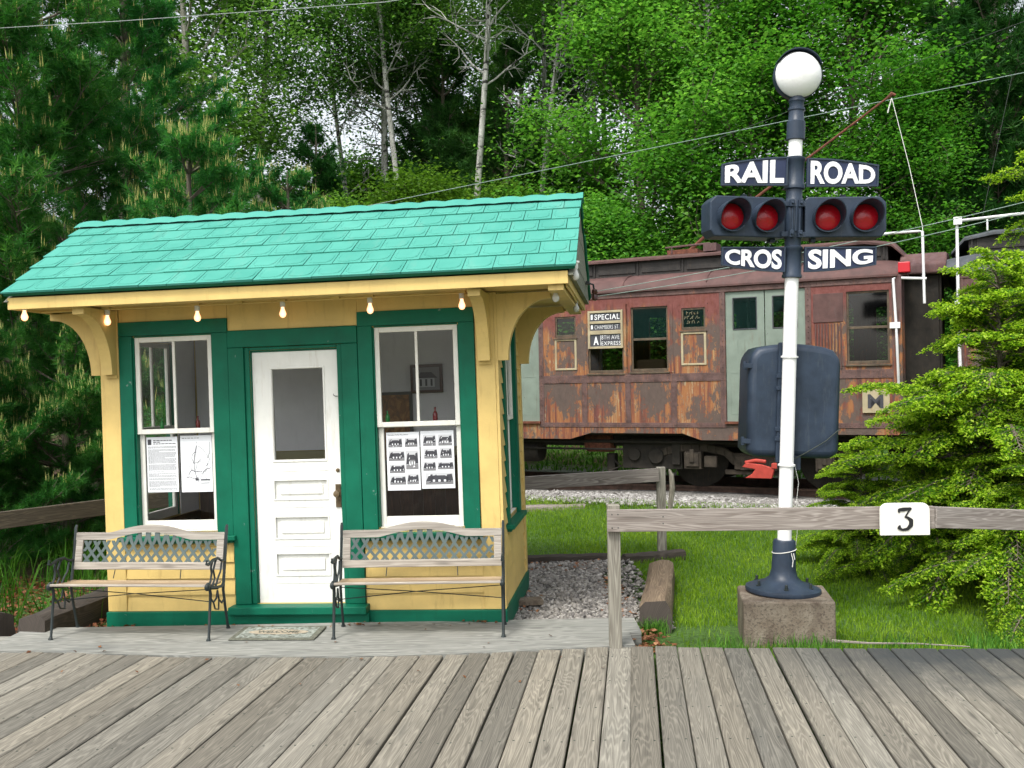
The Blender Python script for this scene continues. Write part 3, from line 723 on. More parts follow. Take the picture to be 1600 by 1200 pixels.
def hut_door():
    mb = MB()   # casing
    mb.box(1.157, 1.300, -.040, -.001, .10, 2.335); mb.box(2.175, 2.318, -.040, -.001, .10, 2.335); mb.box(1.157, 2.318, -.042, -.001, 2.337, 2.485)
    mb.box(1.301, 1.345, -.022, -.002, .10, 2.334); mb.box(2.130, 2.174, -.022, -.002, .10, 2.334); mb.box(1.346, 2.129, -.020, -.002, 2.306, 2.334)
    mb.box(1.333, 1.352, .0, .085, .10, 2.305); mb.box(2.123, 2.142, .0, .085, .10, 2.305); mb.box(1.352, 2.123, .001, .084, 2.292, 2.306)
    mb.build('door_casing', M['green'], hut, bevel=.006, seg=2)
    x0, x1, z0, z1 = 1.354, 2.121, .102, 2.290; g0, g1, gz0, gz1 = 1.530, 1.985, 1.345, 2.135; y0, y1 = .020, .060
    mb = MB()
    pan = [(1.52, 1.995, 1.005, 1.165), (1.52, 1.995, .665, .845), (1.52, 1.995, .345, .525)]
    mb.wall(x0, x1, z0, z1, [(g0, g1, gz0, gz1)]+pan, y0, y1)
    for a, b, c, d in pan:
        mb.box(a, b, y0+.018, y0+.030, c, d); mb.box(a+.045, b-.045, y0+.006, y0+.017, c+.04, d-.04)
    for a, b, c, d in [(g0-.018, g1+.018, gz0-.018, gz1+.018)]+[(p[0]-.012, p[1]+.012, p[2]-.012, p[3]+.012) for p in pan]:
        k = .014
        mb.box(a, b, y0-.007, y0-.0005, c, c+k); mb.box(a, b, y0-.007, y0-.0005, d-k, d); mb.box(a, a+k, y0-.006, y0-.0005, c+k, d-k); mb.box(b-k, b, y0-.006, y0-.0005, c+k, d-k)
    for z in (.93, .59, .27, 1.245): mb.box(1.505, 2.01, y0-.0035, y0-.0005, z, z+.005)
    d = mb.build('door', M['white'], hut, bevel=.003)
    pane(g0, g1, gz0, gz1, .04, d)
    mb = MB(); mb.box(2.070, 2.118, y0-.010, y0-.0012, .925, 1.125); mb.lathe([(.008, 0), (.010, .004), (.010, .006)], 10, (2.094, y0-.011, .985), Matrix.Rotation(R(90), 3, 'X'))
    mb.build('lock_plate', M['brass'], d, bevel=.002)
    mb = MB(); mb.lathe([(.012, 0), (.012, .03), (.026, .035), (.031, .046), (.027, .060), (.012, .066)], 16, (2.094, y0-.009, 1.045), Matrix.Rotation(R(90), 3, 'X')); mb.build('door_knob', M['brass'], d, True)
    mb = MB(); mb.lathe([(.017, 0), (.017, .006), (.012, .009)], 14, (2.095, y0-.001, 1.245), Matrix.Rotation(R(90), 3, 'X')); mb.build('cylinder_lock', M['brass'], d, True)
    mb = MB(); mb.tube([(2.115, y0-.004, 1.885), (2.10, y0-.018, 1.885), (2.085, y0-.02, 1.895), (2.082, y0-.012, 1.905)], .003, 6); mb.build('hook', M['iron'], d, True)
hut_door()
EYF, EZ = -.65, 2.83; RY, RZ = .83, 3.64; EYB = 2*RY-EYF; XL, XR = -.62, 4.25
def hut_roof():
    sl = math.hypot(RY-EYF, RZ-EZ); uy, uz = (RY-EYF)/sl, (RZ-EZ)/sl; ny, nz = -uz, uy
    xl = lambda s: -.53-(.14)*s/sl      # left rake
    def P(x, s, n, back=False):
        y = EYF+uy*s+ny*n; z = EZ+uz*s+nz*n
        if back: y = 2*RY-y
        return (x, y, z)
    mb = MB(); rows = 6; ex = (sl-.06)/rows*1.0
    for back in (False, True):
        for r in range(rows):
            s0 = r*ex; s1 = s0+ex+.02; wd = .243
            x = xl(s0)-random.random()*.001-(wd/2 if r % 2 else 0)
            while x < XR:
                a = max(x, xl(s0)); b = min(x+wd, XR)
                if b-a > .02:
                    g = .0032; off = 20*random.randint(0, 160)
                    l0 = .016+random.uniform(-.003, .004); l1 = .006
                    V = [P(a+g, s0, 0, back), P(b-g, s0, 0, back), P(b-g, s1, 0, back), P(a+g, s1, 0, back), P(a+g, s0, l0, back), P(b-g, s0, l0, back), P(b-g, s1, l1, back), P(a+g, s1, l1, back)]
                    F = [(0, 1, 2, 3), (4, 5, 6, 7), (0, 1, 5, 4), (1, 2, 6, 5), (2, 3, 7, 6), (3, 0, 4, 7)]
                    mb.add(V, F, [[(V[i][0]-a+off, V[i][1]) for i in f] for f in F])
                    if b-a > .16:   # embossed tab with cut lower corners
                        i = .022; c = .085; t0 = s0+.028; t1 = s0+ex-.012
                        q = lambda X, s, h: P(X, s, l0+(l1-l0)*(s-s0)/(s1-s0)+h, back)
                        w_ = (b-a)/2-i; cx = (a+b)/2
                        poly = [(cx-w_*1.0, t1), (cx-w_*1.0, t0+c*.75), (cx-w_*.86, t0+c*.28), (cx-w_*.6, t0+.006), (cx, t0), (cx+w_*.6, t0+.006), (cx+w_*.86, t0+c*.28), (cx+w_*1.0, t0+c*.75), (cx+w_*1.0, t1)]
                        n = len(poly); cs = t1
                        fade = lambda s_: max(.12, min(1, (t0+c*1.7-s_)/(c*1.2)))
                        rg = []
                        for k_, hh in ((1, 0), (.965, .0065), (.90, .0065), (.86, .002)):
                            rg += [q(cx+(X-cx)*k_, cs+(s-cs)*(1-(1-k_)*.8), hh*fade(s)) for X, s in poly]
                        Vb = rg; Fb = [(j*n+k, j*n+k+1, (j+1)*n+k+1, (j+1)*n+k) for j in range(3) for k in range(n-1)]+[tuple(range(3*n, 4*n))]
                        mb.add(Vb, Fb, [[(off+.1, .1)]*len(f) for f in Fb])
                x += wd
    roof = mb.build('roof', M['shingle'], hut)
    # ridge cap of overlapping rolls
    mb = MB(); xa, xb = xl(sl)-.015, XR+.012; K = int((xb-xa)/.243*10); pts = []
    for k in range(K+1):
        X = xa+(xb-xa)*k/K; ph = ((X-xa)/.243) % 1.0; bulge = .016*(math.sin(math.pi*ph)**.7)
        pts.append([(X, RY+.125*an, RZ+.030+bulge*(1-abs(an)*.55)-abs(an)**1.25*.115*.60) for an in [-1+2*j/12 for j in range(13)]])
    V = [p for r_ in pts for p in r_]; mb.add(V, [(i*13+j, i*13+j+1, (i+1)*13+j+1, (i+1)*13+j) for i in range(K) for j in range(12)])
    mb.build('ridge_cap', M['shingle'], roof, True, recalc=True)
    # green roof deck edge under the shingles
    mb = MB()
    for back in (False, True):
        V = [P(xl(0)+.02, -.0, -.003, back), P(XR-.012, -.0, -.003, back), P(XR-.012, sl-.01, -.003, back), P(xl(sl)+.02, sl-.01, -.003, back)]
        V += [P(xl(0)+.02, .012, -.03, back), P(XR-.012, .012, -.03, back), P(XR-.012, sl-.03, -.03, back), P(xl(sl)+.02, sl-.03, -.03, back)]
        mb.add(V, [(0, 1, 2, 3), (4, 5, 6, 7), (0, 1, 5, 4), (1, 2, 6, 5), (2, 3, 7, 6), (3, 0, 4, 7)])
    mb.build('roof_deck', M['green'], hut)
    # fascia, soffit, gable ends, rake boards
    mb = MB(); mb.box(-.50, 4.18, EYF+.045, EYF+.075, 2.700, 2.800); mb.box(-.50, 4.18, EYB-.075, EYB-.045, 2.70, 2.80)
    mb.box(-.50, -.47, EYF+.076, EYB-.076, 2.702, 2.80); mb.box(4.15, 4.18, EYF+.076, EYB-.076, 2.702, 2.80)
    mb.build('fascia', M['yellow'], hut, bevel=.003)
    mb = MB(); mb.box(-.468, 4.148, EYF+.076, EYB-.076, 2.722, 2.74)
    x = -.46
    mb.box(3.50, 4.14, .0, .03, 2.712, 2.721)
    mb.build('soffit', M['yellow'], hut)
    for X, s in ((4.185, 1), (-.525, -1)):
        mb = MB(); 
        for k in range(6):
            z = EZ-.065+k*.15; z2 = min(z+.148, RZ-.05)
            f0 = max(0, (z-EZ+.03)/(RZ-EZ)); f1 = max(0, (z2-EZ+.03)/(RZ-EZ))
            a0 = EYF+.03+f0*(RY-EYF); a1 = EYF+.03+f1*(RY-EYF); x_ = a0
            mb.prism([(a0, z), (2*RY-a0, z), (2*RY-a1, z2), (a1, z2)], X, X+(.036+.003*(k % 2))*1, YZ)
        mb.build('gable_shingles', M['gableshingle'], hut)
    mb = MB(); mb.prism([(EYF+.08, 2.655), (EYF+.08, 2.70), (EYB-.1, 2.70), (EYB-.1, 2.66)], 4.02, 4.14, YZ); mb.build('rake_beam', M['yellow'], hut)
hut_roof()
def arc(n=14):
    return [(math.cos(math.pi/2*i/n), math.sin(math.pi/2*i/n)) for i in range(n+1)]
def bracket(kind, at, sgn=1):
    """curved knee bracket: solid between the straight back and top and a quarter-round"""
    mb = MB(); L_, Hh, t = (.50 if kind == 'front' else .46), .56, .10
    z1 = 2.700; A = []; B = []
    n = 14
    for i in range(n+1):
        an = math.pi/2*i/n
        # inner quarter ellipse, centre at the outer bottom corner
        ex = L_-(L_-.085)*math.cos(an)**.9 if math.cos(an) > 1e-6 else L_
        ez = (z1-Hh)+(Hh-.055)*math.sin(an)
        A.append((ex, ez)); B.append((0, ez+.0) if i < n else (L_, z1))
    poly = [(0, z1), (0, z1-Hh)]+A+[(L_, z1)]
    # triangulate as fan strips from the top-left corner
    if kind == 'front': fn = lambda a, b, d: (d, -a-.031, b)
    else: fn = lambda a, b, d: (at[1]+sgn*(a+.033), d, b)
    d0 = at[0]
    for i in range(len(A)-1):
        c0 = (A[i][0], z1) if A[i][0] > .2 else (0, A[i][1]); c1 = (A[i+1][0], z1) if A[i+1][0] > .2 else (0, A[i+1][1])
        if c0[0] == 0 and c1[0] != 0: mb.prism([c0, A[i], A[i+1], c1, (0, z1)], d0, d0+t, fn)
        else: mb.prism([c0, A[i], A[i+1], c1], d0, d0+t, fn)
    if kind == 'front':
        mb.box(d0-.004, d0+t+.004, -.052, -.0325, z1-Hh-.03, z1-Hh-.001)
    o = mb.build('bracket', M['yellow'], hut, recalc=True)
    import bmesh
    b = bmesh.new(); b.from_mesh(o.data); bmesh.ops.remove_doubles(b, verts=b.verts, dist=.0004)
    seen = {}
    for f in b.faces: seen.setdefault(tuple(sorted(v.index for v in f.verts)), []).append(f)
    bmesh.ops.delete(b, geom=[f for l in seen.values() if len(l) > 1 for f in l], context='FACES_ONLY'); bmesh.ops.recalc_face_normals(b, faces=b.faces); b.to_mesh(o.data); b.free()
    return o
bracket('front', (3.375,)); bracket('front', (.03,))
for yy in (-.026, HD-.08): bracket('side', (yy, HW), 1); bracket('side', (yy, 0), -1)
def bulb(x, y, z, lit, tiltless=True):
    mb = MB(); mb.lathe([(.034, .062), (.034, .048), (.022, .044), (.022, .006), (.019, 0)], 14, (x, y, z)); s = mb.build('bulb_socket', M['porcelain'], hut, True)
    mb = MB(); mb.lathe([(.014, .0), (.015, -.012), (.021, -.030), (.028, -.048), (.029, -.062), (.022, -.080), (.008, -.089)], 14, (x, y, z)); b = mb.build('bulb', M['bulb' if lit else 'deadbulb'], s, True)
    if lit: b['label'] = 'lit orange bulb'
    return s
for x in (.15, .97, 1.73, 2.49, 3.27): bulb(x, -.20, 2.655, True)
bulb(-.42, -.50, 2.70, True); bulb(4.235, -.50, 2.82, False); bulb(4.06, -.34, 2.70-.03, False); bulb(4.145, 1.1, 2.69, False)
mb = MB(); mb.tube([(-.45, -.21, 2.706), (.6, -.205, 2.705), (1.8, -.21, 2.704), (3.3, -.20, 2.706)], .009, 8)
for x in (.15, .97, 1.73, 2.49, 3.27, 2.2, 1.35): mb.box(x-.035, x+.035, -.235, -.175, 2.700, 2.721)
mb.tube([(4.16, -.5, 2.69), (4.165, .3, 2.686), (4.15, 1.1, 2.69)], .008, 6)
mb.build('conduit', M['yellow'], hut)
# insulator and shackle on the right gable, with the pair of thin wires it holds
mb = MB(); mb.box(4.228, 4.26, 1.50, 1.60, 2.905, 2.935); mb.tube([(4.245, 1.55, 2.92), (4.30, 1.55, 2.90), (4.31, 1.55, 2.80)], .010, 8)
ins = mb.build('wire_bracket', M['iron'], hut)
mb = MB(); mb.lathe([(.012, -.06), (.028, -.05), (.030, -.02), (.018, 0), (.030, .02), (.026, .05), (.012, .055)], 12, (4.31, 1.55, 2.80)); mb.build('insulator', M['brownglaze'], ins, True)

HM = hut.matrix_world.copy() if hut.matrix_world else None
bpy.context.view_layer.update(); HM = hut.matrix_world.copy()
def inhut(o): o.matrix_world = HM; return o       # things standing in or on the hut share its tilt
FRN = lambda x0, z0, y: (lambda u, v, d: (x0+u, y-d, z0+v))
# posters behind the lower panes
def poster(x0, x1, z0, z1, kind, label):
    y = .048; w, h = x1-x0, z1-z0; mb = MB(); mb.box(x0, x1, y, y+.0015, z0, z1)
    o = mb.build('notice', M['paper'], None); inhut(o); tag(o, label, 'notice', 'paper notices in the front windows')
    ink = MB(); yy = y-.0008
    def q(a, b, c, d, mb=ink): mb.add([(x0+a*w, yy, z0+c*h), (x0+b*w, yy, z0+c*h), (x0+b*w, yy, z0+d*h), (x0+a*w, yy, z0+d*h)], [(0, 1, 2, 3)])
    if kind == 'text':
        q(.04, .16, .86, .96)
        for r_, wd in ((.93, .55), (.90, .18), (.87, .62)): 
            x = .22
            while x < .22+wd: b = random.uniform(.06, .12); q(x, x+b, r_, r_+.014); x += b+.018
        z = .82
        while z > .04:
            x = .05; end = .95 if random.random() < .82 else random.uniform(.3, .6)
            while x < end-.03: b = random.uniform(.02, .075); q(x, min(x+b, end), z, z+.0075); x += b+.013
            z -= .0185 if random.random() < .85 else .034
    elif kind == 'map':
        for r_, wd in ((.95, .55),):
            x = .05
            while x < wd: b = random.uniform(.05, .1); q(x, x+b, r_, r_+.01); x += b+.02
        def line(p, wdt):
            for i in range(len(p)-1):
                a, b = Vector(p[i]), Vector(p[i+1]); n = (b-a); n = Vector((-n.y, n.x)).normalized()*wdt
                c = [a-n, b-n, b+n, a+n]; ink.add([(x0+k.x*w, yy, z0+k.y*h) for k in c], [(0, 1, 2, 3)])
        hub = [(.52, .82), (.45, .66), (.42, .50), (.44, .36), (.50, .24)]; line(hub, .008)
        line([(.45, .22), (.56, .22)], .02)
        R_ = random.Random(5)
        for k in range(26):
            s_ = Vector(R_.choice(hub[1:]+[(.7, .35), (.85, .6), (.2, .25)])); an = R_.uniform(-1.4, 2.6); p = [tuple(s_)]
            for j in range(R_.randint(3, 7)):
                an += R_.uniform(-.7, .7); s_ = s_+Vector((math.cos(an)*.06, math.sin(an)*.05)); s_.x = min(.94, max(.05, s_.x)); s_.y = min(.88, max(.06, s_.y)); p.append(tuple(s_))
            line(p, R_.choice([.002, .003, .005]))
        line([(.55, .82), (.72, .75), (.93, .58), (.80, .45), (.90, .5)], .003)
        q(.62, .92, .20, .225); q(.62, .9, .15, .16)
    else:
        pics = {'a': [(.06, .48, .745, .90), (.56, .94, .745, .90), (.06, .54, .51, .68), (.58, .95, .36, .68), (.08, .54, .30, .45), (.08, .56, .10, .25), (.60, .95, .10, .28)],
                'b': [(.08, .46, .74, .93), (.54, .95, .74, .93), (.10, .50, .52, .69), (.58, .93, .52, .70), (.06, .44, .31, .47), (.50, .97, .33, .46), (.12, .95, .07, .27)]}[kind]
        if kind == 'a':
            text('heading', 'Interurban Trolley Way Stations', lambda u, v, d: (x0+w*.36+u, yy-d, z0+h*.955+v), M['ink'], o, w=w*.62, ext=.0005)
        for a, b, c, d in pics:
            ph = MB(); ph.add([(x0+a*w, yy, z0+c*h), (x0+b*w, yy, z0+c*h), (x0+b*w, yy, z0+d*h), (x0+a*w, yy, z0+d*h)], [(0, 1, 2, 3)])
            pw, p_h = b-a, d-c; y2 = yy-.0006
            def s(poly, m): ph.add([(x0+(a+u*pw)*w, y2-.0004*m, z0+(c+v*p_h)*h) for u, v in poly], [tuple(range(len(poly)))], None, m)
            s([(0, 0), (1, 0), (1, .28), (0, .22)], 1)
            s([(0, .25), (.12, .8), (.25, .9), (.3, .3)], 2); s([(.72, .3), (.78, .85), (.95, .9), (1, .3)], 2)
            s([(.18, .2), (.82, .2), (.82, .5), (.18, .5)], random.choice([1, 2])); s([(.10, .5), (.90, .5), (.70, .78), (.30, .78)], 2)
            for k in range(3): s([(.26+k*.2, .24), (.34+k*.2, .24), (.34+k*.2, .42), (.26+k*.2, .42)], 3)
            for k in range(8):
                uu, vv = random.uniform(0, .9), random.uniform(0, .8); s([(uu, vv), (uu+.1, vv+.02), (uu+.08, vv+.13)], random.choice([0, 1, 2, 3]))
            ph.build('photograph', [M['lightgrey'], M['midgrey'], M['ink'], M['paper']], o, recalc=False)
    if ink.v: ink.build('print', M['ink'], o, recalc=False)
poster(.338, .628, 1.085, 1.575, 'text', 'page of typed text taped inside the left window of the hut')
poster(.655, .945, 1.080, 1.580, 'map', 'route map sheet taped inside the left window of the hut')
poster(2.525, 2.815, 1.055, 1.555, 'a', 'sheet of old station photographs, left one in the right window')
poster(2.825, 3.115, 1.065, 1.560, 'b', 'sheet of old station photographs, right one in the right window')
# wall pictures
mb = MB(); mb.box(2.02, 2.43, 1.50, 1.525, 1.18, 1.90); o = mb.build('wall_board', M['ink'], None, bevel=.004); inhut(o); tag(o, 'brown mottled board in a dark frame on the back wall inside', 'board')
mb = MB(); mb.box(2.05, 2.40, 1.493, 1.4995, 1.21, 1.87); mb.build('panel', M['cork'], o)
mb = MB(); mb.box(2.42, 2.75, 1.50, 1.53, 1.88, 2.17); o = mb.build('framed_picture', M['wainscot'], None, bevel=.004); inhut(o); tag(o, 'small dark framed picture of a house on the back wall inside', 'picture')
mb = MB(); mb.box(2.45, 2.72, 1.493, 1.4995, 1.91, 2.14); mb.box(2.50, 2.67, 1.490, 1.4925, 1.94, 2.03, 1); mb.prism([(2.47, 2.03), (2.70, 2.03), (2.64, 2.09), (2.53, 2.09)], 1.490, 1.4925, XY, 2)
for a in (2.52, 2.575, 2.63): mb.box(a, a+.02, 1.487, 1.4895, 1.95, 2.02, 2)
mb.build('print', [M['midgrey'], M['lightgrey'], M['ink']], o)
def bottle(x, z, mat, label, s=1.0):
    mb = MB(); p = [(.020, 0), (.022, .004), (.022, .055), (.016, .072), (.008, .082), (.008, .104), (.010, .106), (.010, .112)]
    mb.lathe([(a*s, b*s) for a, b in p], 14, (x, .082, z)); o = mb.build('bottle', M[mat], None, True); inhut(o); tag(o, label, 'bottle', 'small glass bottles on the window sash ledges')
    for ch in (MB().lathe([(.0085*s, .112*s), (.0085*s, .118*s)], 10, (x, .082, z)),): ch.build('stopper', M['ink'], o)
bottle(2.535, 1.6465, 'botgreen', 'green glass bottle on the sash ledge of the right window', .85)
bottle(2.955, 1.6465, 'botred', 'dark red glass bottle on the sash ledge of the right window')
bottle(.475, 1.6465, 'botgreen', 'green glass bottle on the sash ledge of the left window', .85)
bottle(.81, 1.6465, 'botred', 'dark red glass bottle on the sash ledge of the left window', .9)

# ------------------------------------------------------------------ benches
def make_bench():
    b = empty('bench'); Wd = 1.27; hx = Wd/2
    # cast iron ends: x along the bench, y towards the back, z up
    for s in (-1, 1):
        X = s*(hx+.012)
        mb = MB()
        def bar(p, r=.011, n=6): mb.tube([(X+q[2] if len(q) > 2 else X, q[0], q[1]) for q in p], r, n)
        bar([(-.01, .0), (.0, .03), (.03, .22), (.055, .36), (.03, .42), (.0, .425)], [.017, .011, .012, .013, .014, .012])     # front leg
        bar([(.47, .0), (.455, .03), (.40, .20), (.36, .34), (.375, .42), (.41, .55), (.44, .68), (.47, .84), (.485, .86)], [.017, .011, .011, .012, .013, .012, .012, .013, .010])   # back leg and post
        bar([(.0, .425), (.10, .405), (.22, .385), (.33, .375), (.375, .40)], .012)       # seat rail
        bar([(.425, .575), (.33, .585), (.24, .620), (.12, .620), (.02, .600), (-.025, .610), (-.02, .635), (.005, .632)], [.011, .011, .012, .013, .013, .012, .010, .007])   # arm
        bar([(.02, .43), (.06, .46), (.09, .52), (.075, .57), (.11, .612)], .009)
        bar([(.10, .41), (.16, .47), (.13, .54), (.18, .60), (.22, .615)], .008)
        bar([(.18, .40), (.24, .46), (.30, .50), (.33, .57)], .008)
        bar([(.05, .33), (.12, .28), (.19, .30), (.22, .36)], .008); bar([(.22, .36), (.25, .28), (.32, .24), (.385, .27)], .008)
        bar([(.12, .28), (.16, .22), (.24, .20), (.25, .28)], .007)
        mb.ball((X, -.02, .425), .030, (.7, 1, 1)); mb.ball((X, .0, .44), .022, (.7, 1, 1))
        for y0 in (-.012, .47): mb.lathe([(.020, 0), (.016, .012), (.010, .02)], 8, (X, y0, 0))
        mb.build('end_frame', M['iron'], b, True)
    # seat slats
    for i, (y, z, t) in enumerate([(-.015, .437, -8), (.045, .428, -4), (.115, .420, 0), (.185, .413, 0), (.255, .408, 0), (.325, .408, 3)]):
        mb = MB(); Mx = Matrix.Rotation(R(t), 3, 'X'); mb.obox((0, y, z), (Wd, .054, .020), Mx); mb.build('seat_slat', M['benchseat' if i else 'benchwood'], b, bevel=.006, seg=2)
    mb = MB(); mb.tube([(-hx, .28, .36), (0, .20, .33), (hx, .05, .30)], .004, 5); mb.tube([(hx, .28, .36), (0, .20, .335), (-hx, .05, .30)], .004, 5); mb.build('brace_rod', M['iron'], b)
    # back: wooden frame following the tilt, lattice between
    ty = lambda z: .395+(z-.50)*.24
    def top(x):   # crest of the arch, shoulders lower
        u = abs(x)/hx; k = max(0., 1-(u/.56)**2); return .800+.062*(k if u < .56 else 0)**1.3
    F = lambda a, z, d: (a, ty(z)+d, z)
    n = 40; xs = [-hx+Wd*i/n for i in range(n+1)]
    mb = MB(); mb.strip([(x, top(x)-.058) for x in xs], [(x, top(x)) for x in xs], -.014, .014, F); 
    o = mb.build('top_rail', M['benchwood'], b)
    mb = MB(); mb.prism([(-hx, .500), (hx, .500), (hx, .560), (-hx, .560)], -.013, .013, F); mb.build('back_rail', M['benchwood'], b, bevel=.004)
    for s in (-1, 1):
        a, c = sorted((s*(hx-.002), s*(hx-.062))); mb = MB(); mb.prism([(a, .561), (c, .561), (c, .741), (a, .741)], -.012, .012, F); mb.build('back_stile', M['benchwood'], b, bevel=.003)
    mb = MB(); w = .0135; ins = hx-.062
    for fam in (-1, 1):
        for k in range(-2, 17):
            x0 = -ins+k*(2*ins)/14.5; pts = []
            for j in range(13):
                f = j/12; z = .561+f*.26
                x = x0+fam*(.02+.13*math.sin(f*math.pi/1.75)**1.1)
                pts.append((x, z))
            for j in range(12):
                (xa, za), (xb, zb) = pts[j], pts[j+1]
                if max(abs(xa), abs(xb)) > ins or zb > top(xb)-.056: continue
                mb.prism([(xa-w, za), (xa+w, za), (xb+w, zb), (xb-w, zb)], -.004*1+fam*.0015, .005+fam*.0015, F)
    mb.build('lattice', M['lattice'], b)
    mb = MB()
    for s in (-1, 1): mb.tube([(s*.28, ty(.5), .5), (s*.285, ty(.5)-.03, .43)], .004, 5)
    mb.build('strut', M['iron'], b)
    return b
b1 = make_bench(); tag(b1, 'iron and wood bench with lattice back left of the hut door', 'bench', 'garden benches in front of the hut')
b2 = copy_tree(b1); tag(b2, 'iron and wood bench with lattice back right of the hut door')
b1.matrix_world = Matrix.Translation((-3.10, 7.69, 0.004)) @ Matrix.Rotation(R(-5.5), 4, 'Z') @ Matrix.Diagonal((1.02, .84, 1, 1))
b2.matrix_world = Matrix.Translation((-.775, 7.60, 0.004)) @ Matrix.Rotation(R(-1), 4, 'Z') @ Matrix.Diagonal((1.04, .84, 1, 1))

# door mat
mt = empty('doormat', (-1.93, 7.79, .006), posed(3)); tag(mt, 'worn grey-green WELCOME mat in front of the hut door', 'mat')
mb = MB(); mb.box(-.345, .345, -.205, .205, 0, .012); mb.build('base', M['mat'], mt, bevel=.004)
mb = MB(); ell = lambda a, b, z: [(a*math.cos(2*math.pi*i/32), b*math.sin(2*math.pi*i/32), z) for i in range(32)]
mb.add([(-.30, -.165, .0135), (.30, -.165, .0135), (.30, .165, .0135), (-.30, .165, .0135)], [(0, 1, 2, 3)], None, 0)
random.seed(11)
for k in range(90):
    x, y = random.uniform(-.28, .28), random.uniform(-.155, .155); r_ = random.uniform(.008, .02)
    mb.add([(x+r_*math.cos(a), y+r_*.8*math.sin(a), .0142+.00002*k) for a in (0, 1.3, 2.6, 3.9, 5.2)], [(0, 1, 2, 3, 4)], None, 1)
mb.add(ell(.245, .075, .0165), [tuple(range(32))], None, 2)
mb.build('pattern', [M['matlight'], M['mat'], M['matcream']], mt, recalc=False)
text('lettering', 'WELCOME', lambda u, v, d: (u, v, .0175+d), M['mat'], mt, w=.34, h=.07, ext=.0008, bold=.03)

# ------------------------------------------------------------------ fences, timbers, logs
def nails(mb, pts, nrm, m=1):
    for p in pts: mb.ball(p, .006, n=6, k=4, m=m)
f = empty('rail_fence', (.75, 7.27, 0)); tag(f, 'grey plank rail fence with post beside the boardwalk and white number 3', 'fence')
mb = MB(); mb.board((0, .0, -.1), (0, 0, 1.075), .092, .092, (0, 1, 0)); mb.build('post', M['postwood'], f, bevel=.004)
mb = MB(); mb.board((-.055, -.067, .962), (2.36, -.15, .958), .04, .165, (0, 0, 1)); nails(mb, [(-.02, -.089, 1.01), (.025, -.089, 1.01), (-.02, -.089, .91), (.025, -.089, .91), (.36, -.102, .94), (.36, -.102, .99)], None)
mb.build('rail', [M['railwood'], M['iron']], f, bevel=.004)
mb = MB(); mb.board((2.364, -.15, .958), (4.6, .75, .735), .04, .158, (0, 0, 1)); mb.build('rail', M['railwood'], f, bevel=.004)
mb = MB(); mb.board((4.6, .82, -.15), (4.6, .82, .86), .09, .09, (0, 1, 0)); mb.build('post', M['postwood'], f, bevel=.004)
mb = MB(); pl = []
x0, x1, z0, z1, r_ = 1.94, 2.30, .838, 1.075, .055
for cx, a0 in ((x1-r_, 0), (x0+r_, 90)):
    for k in range(7): a = R(a0+15*k); pl.append((cx+r_*math.cos(a), z1-r_+r_*math.sin(a)))
pl += [(x0, z0), (x1, z0)]
mb.prism(pl, 0, .022, lambda a, b, d: (a, -.192-d+(a-x0)*-.03, b)); pq = mb.build('number_plate', M['whitechip'], f, bevel=.003)
mb = MB()
P3 = [(-.30, .30, .045), (-.27, .42, .07), (-.05, .44, .085), (.30, .47, .06), (.22, .36, .035), (.02, .10, .035), (.16, .07, .06), (.32, -.06, .10), (.31, -.26, .105), (.14, -.43, .07), (-.12, -.47, .05), (-.30, -.38, .075), (-.26, -.30, .05)]
for i in range(len(P3)-1):
    (ax, az, aw), (bx_, bz, bw) = P3[i], P3[i+1]; n_ = Vector((-(bz-az), bx_-ax)).normalized()
    mb.prism([(ax-n_.x*aw, az-n_.y*aw), (bx_-n_.x*bw, bz-n_.y*bw), (bx_+n_.x*bw, bz+n_.y*bw), (ax+n_.x*aw, az+n_.y*aw)], 0, .003+.0001*i, lambda a, b, d: (2.115+a*.145, -.2225-d, .957+b*.165))
    mb.lathe([(bw*.152, 0), (bw*.152, .0032+.0001*i)], 12, (2.115+bx_*.145, -.2225, .957+bz*.165), Matrix.Rotation(R(90), 3, 'X'))
mb.build('lettering', M['black'], pq)

g = empty('rail_fence', (1.72, 11.22, -.03)); tag(g, 'weathered grey rail fence on the lawn behind the hut corner', 'fence')
mb = MB(); mb.board((0, 0, 0), (-.0, 0, 1.03), .10, .09, (0, 1, 0)); mb.build('post', M['postwood'], g, bevel=.005)
mb = MB(); mb.tube([(.085, .0, .28), (.10, -.01, .55), (.13, -.01, .78), (.125, 0, .93), (.10, 0, 1.0)], [.018, .028, .034, .03, .012], 7); mb.build('split_slab', M['postwood'], g)
mb = MB(); mb.board((-.03, -.065, .945), (-1.9, -.07, .862), .04, .155, (0, 0, 1)); mb.board((-1.905, -.07, .862), (-4.3, -.1, .80), .04, .155, (0, 0, 1)); mb.build('rail', M['railwood'], g, bevel=.004)
mb = MB(); mb.board((-3.9, 0, -.1), (-3.9, 0, .9), .1, .1, (0, 1, 0)); mb.build('post', M['postwood'], g)
g = empty('rail_fence', (-4.9, 9.2, 0)); tag(g, 'brown plank rail fence in the grass left of the hut', 'fence')
mb = MB(); mb.board((-.55, -.75, .775), (1.20, 1.55, .80), .045, .165, (0, 0, 1)); mb.build('rail', M['railbrown'], g, bevel=.004)
mb = MB(); mb.board((1.25, 1.75, -.1), (1.25, 1.75, 1.05), .1, .1, (0, 1, 0)); mb.build('post', M['railbrown'], g, bevel=.004)
mb = MB(); mb.board((-.9, -1.0, -.1), (-.9, -1.0, 1.0), .1, .1, (0, 1, 0)); mb.build('post', M['railbrown'], g, bevel=.004)

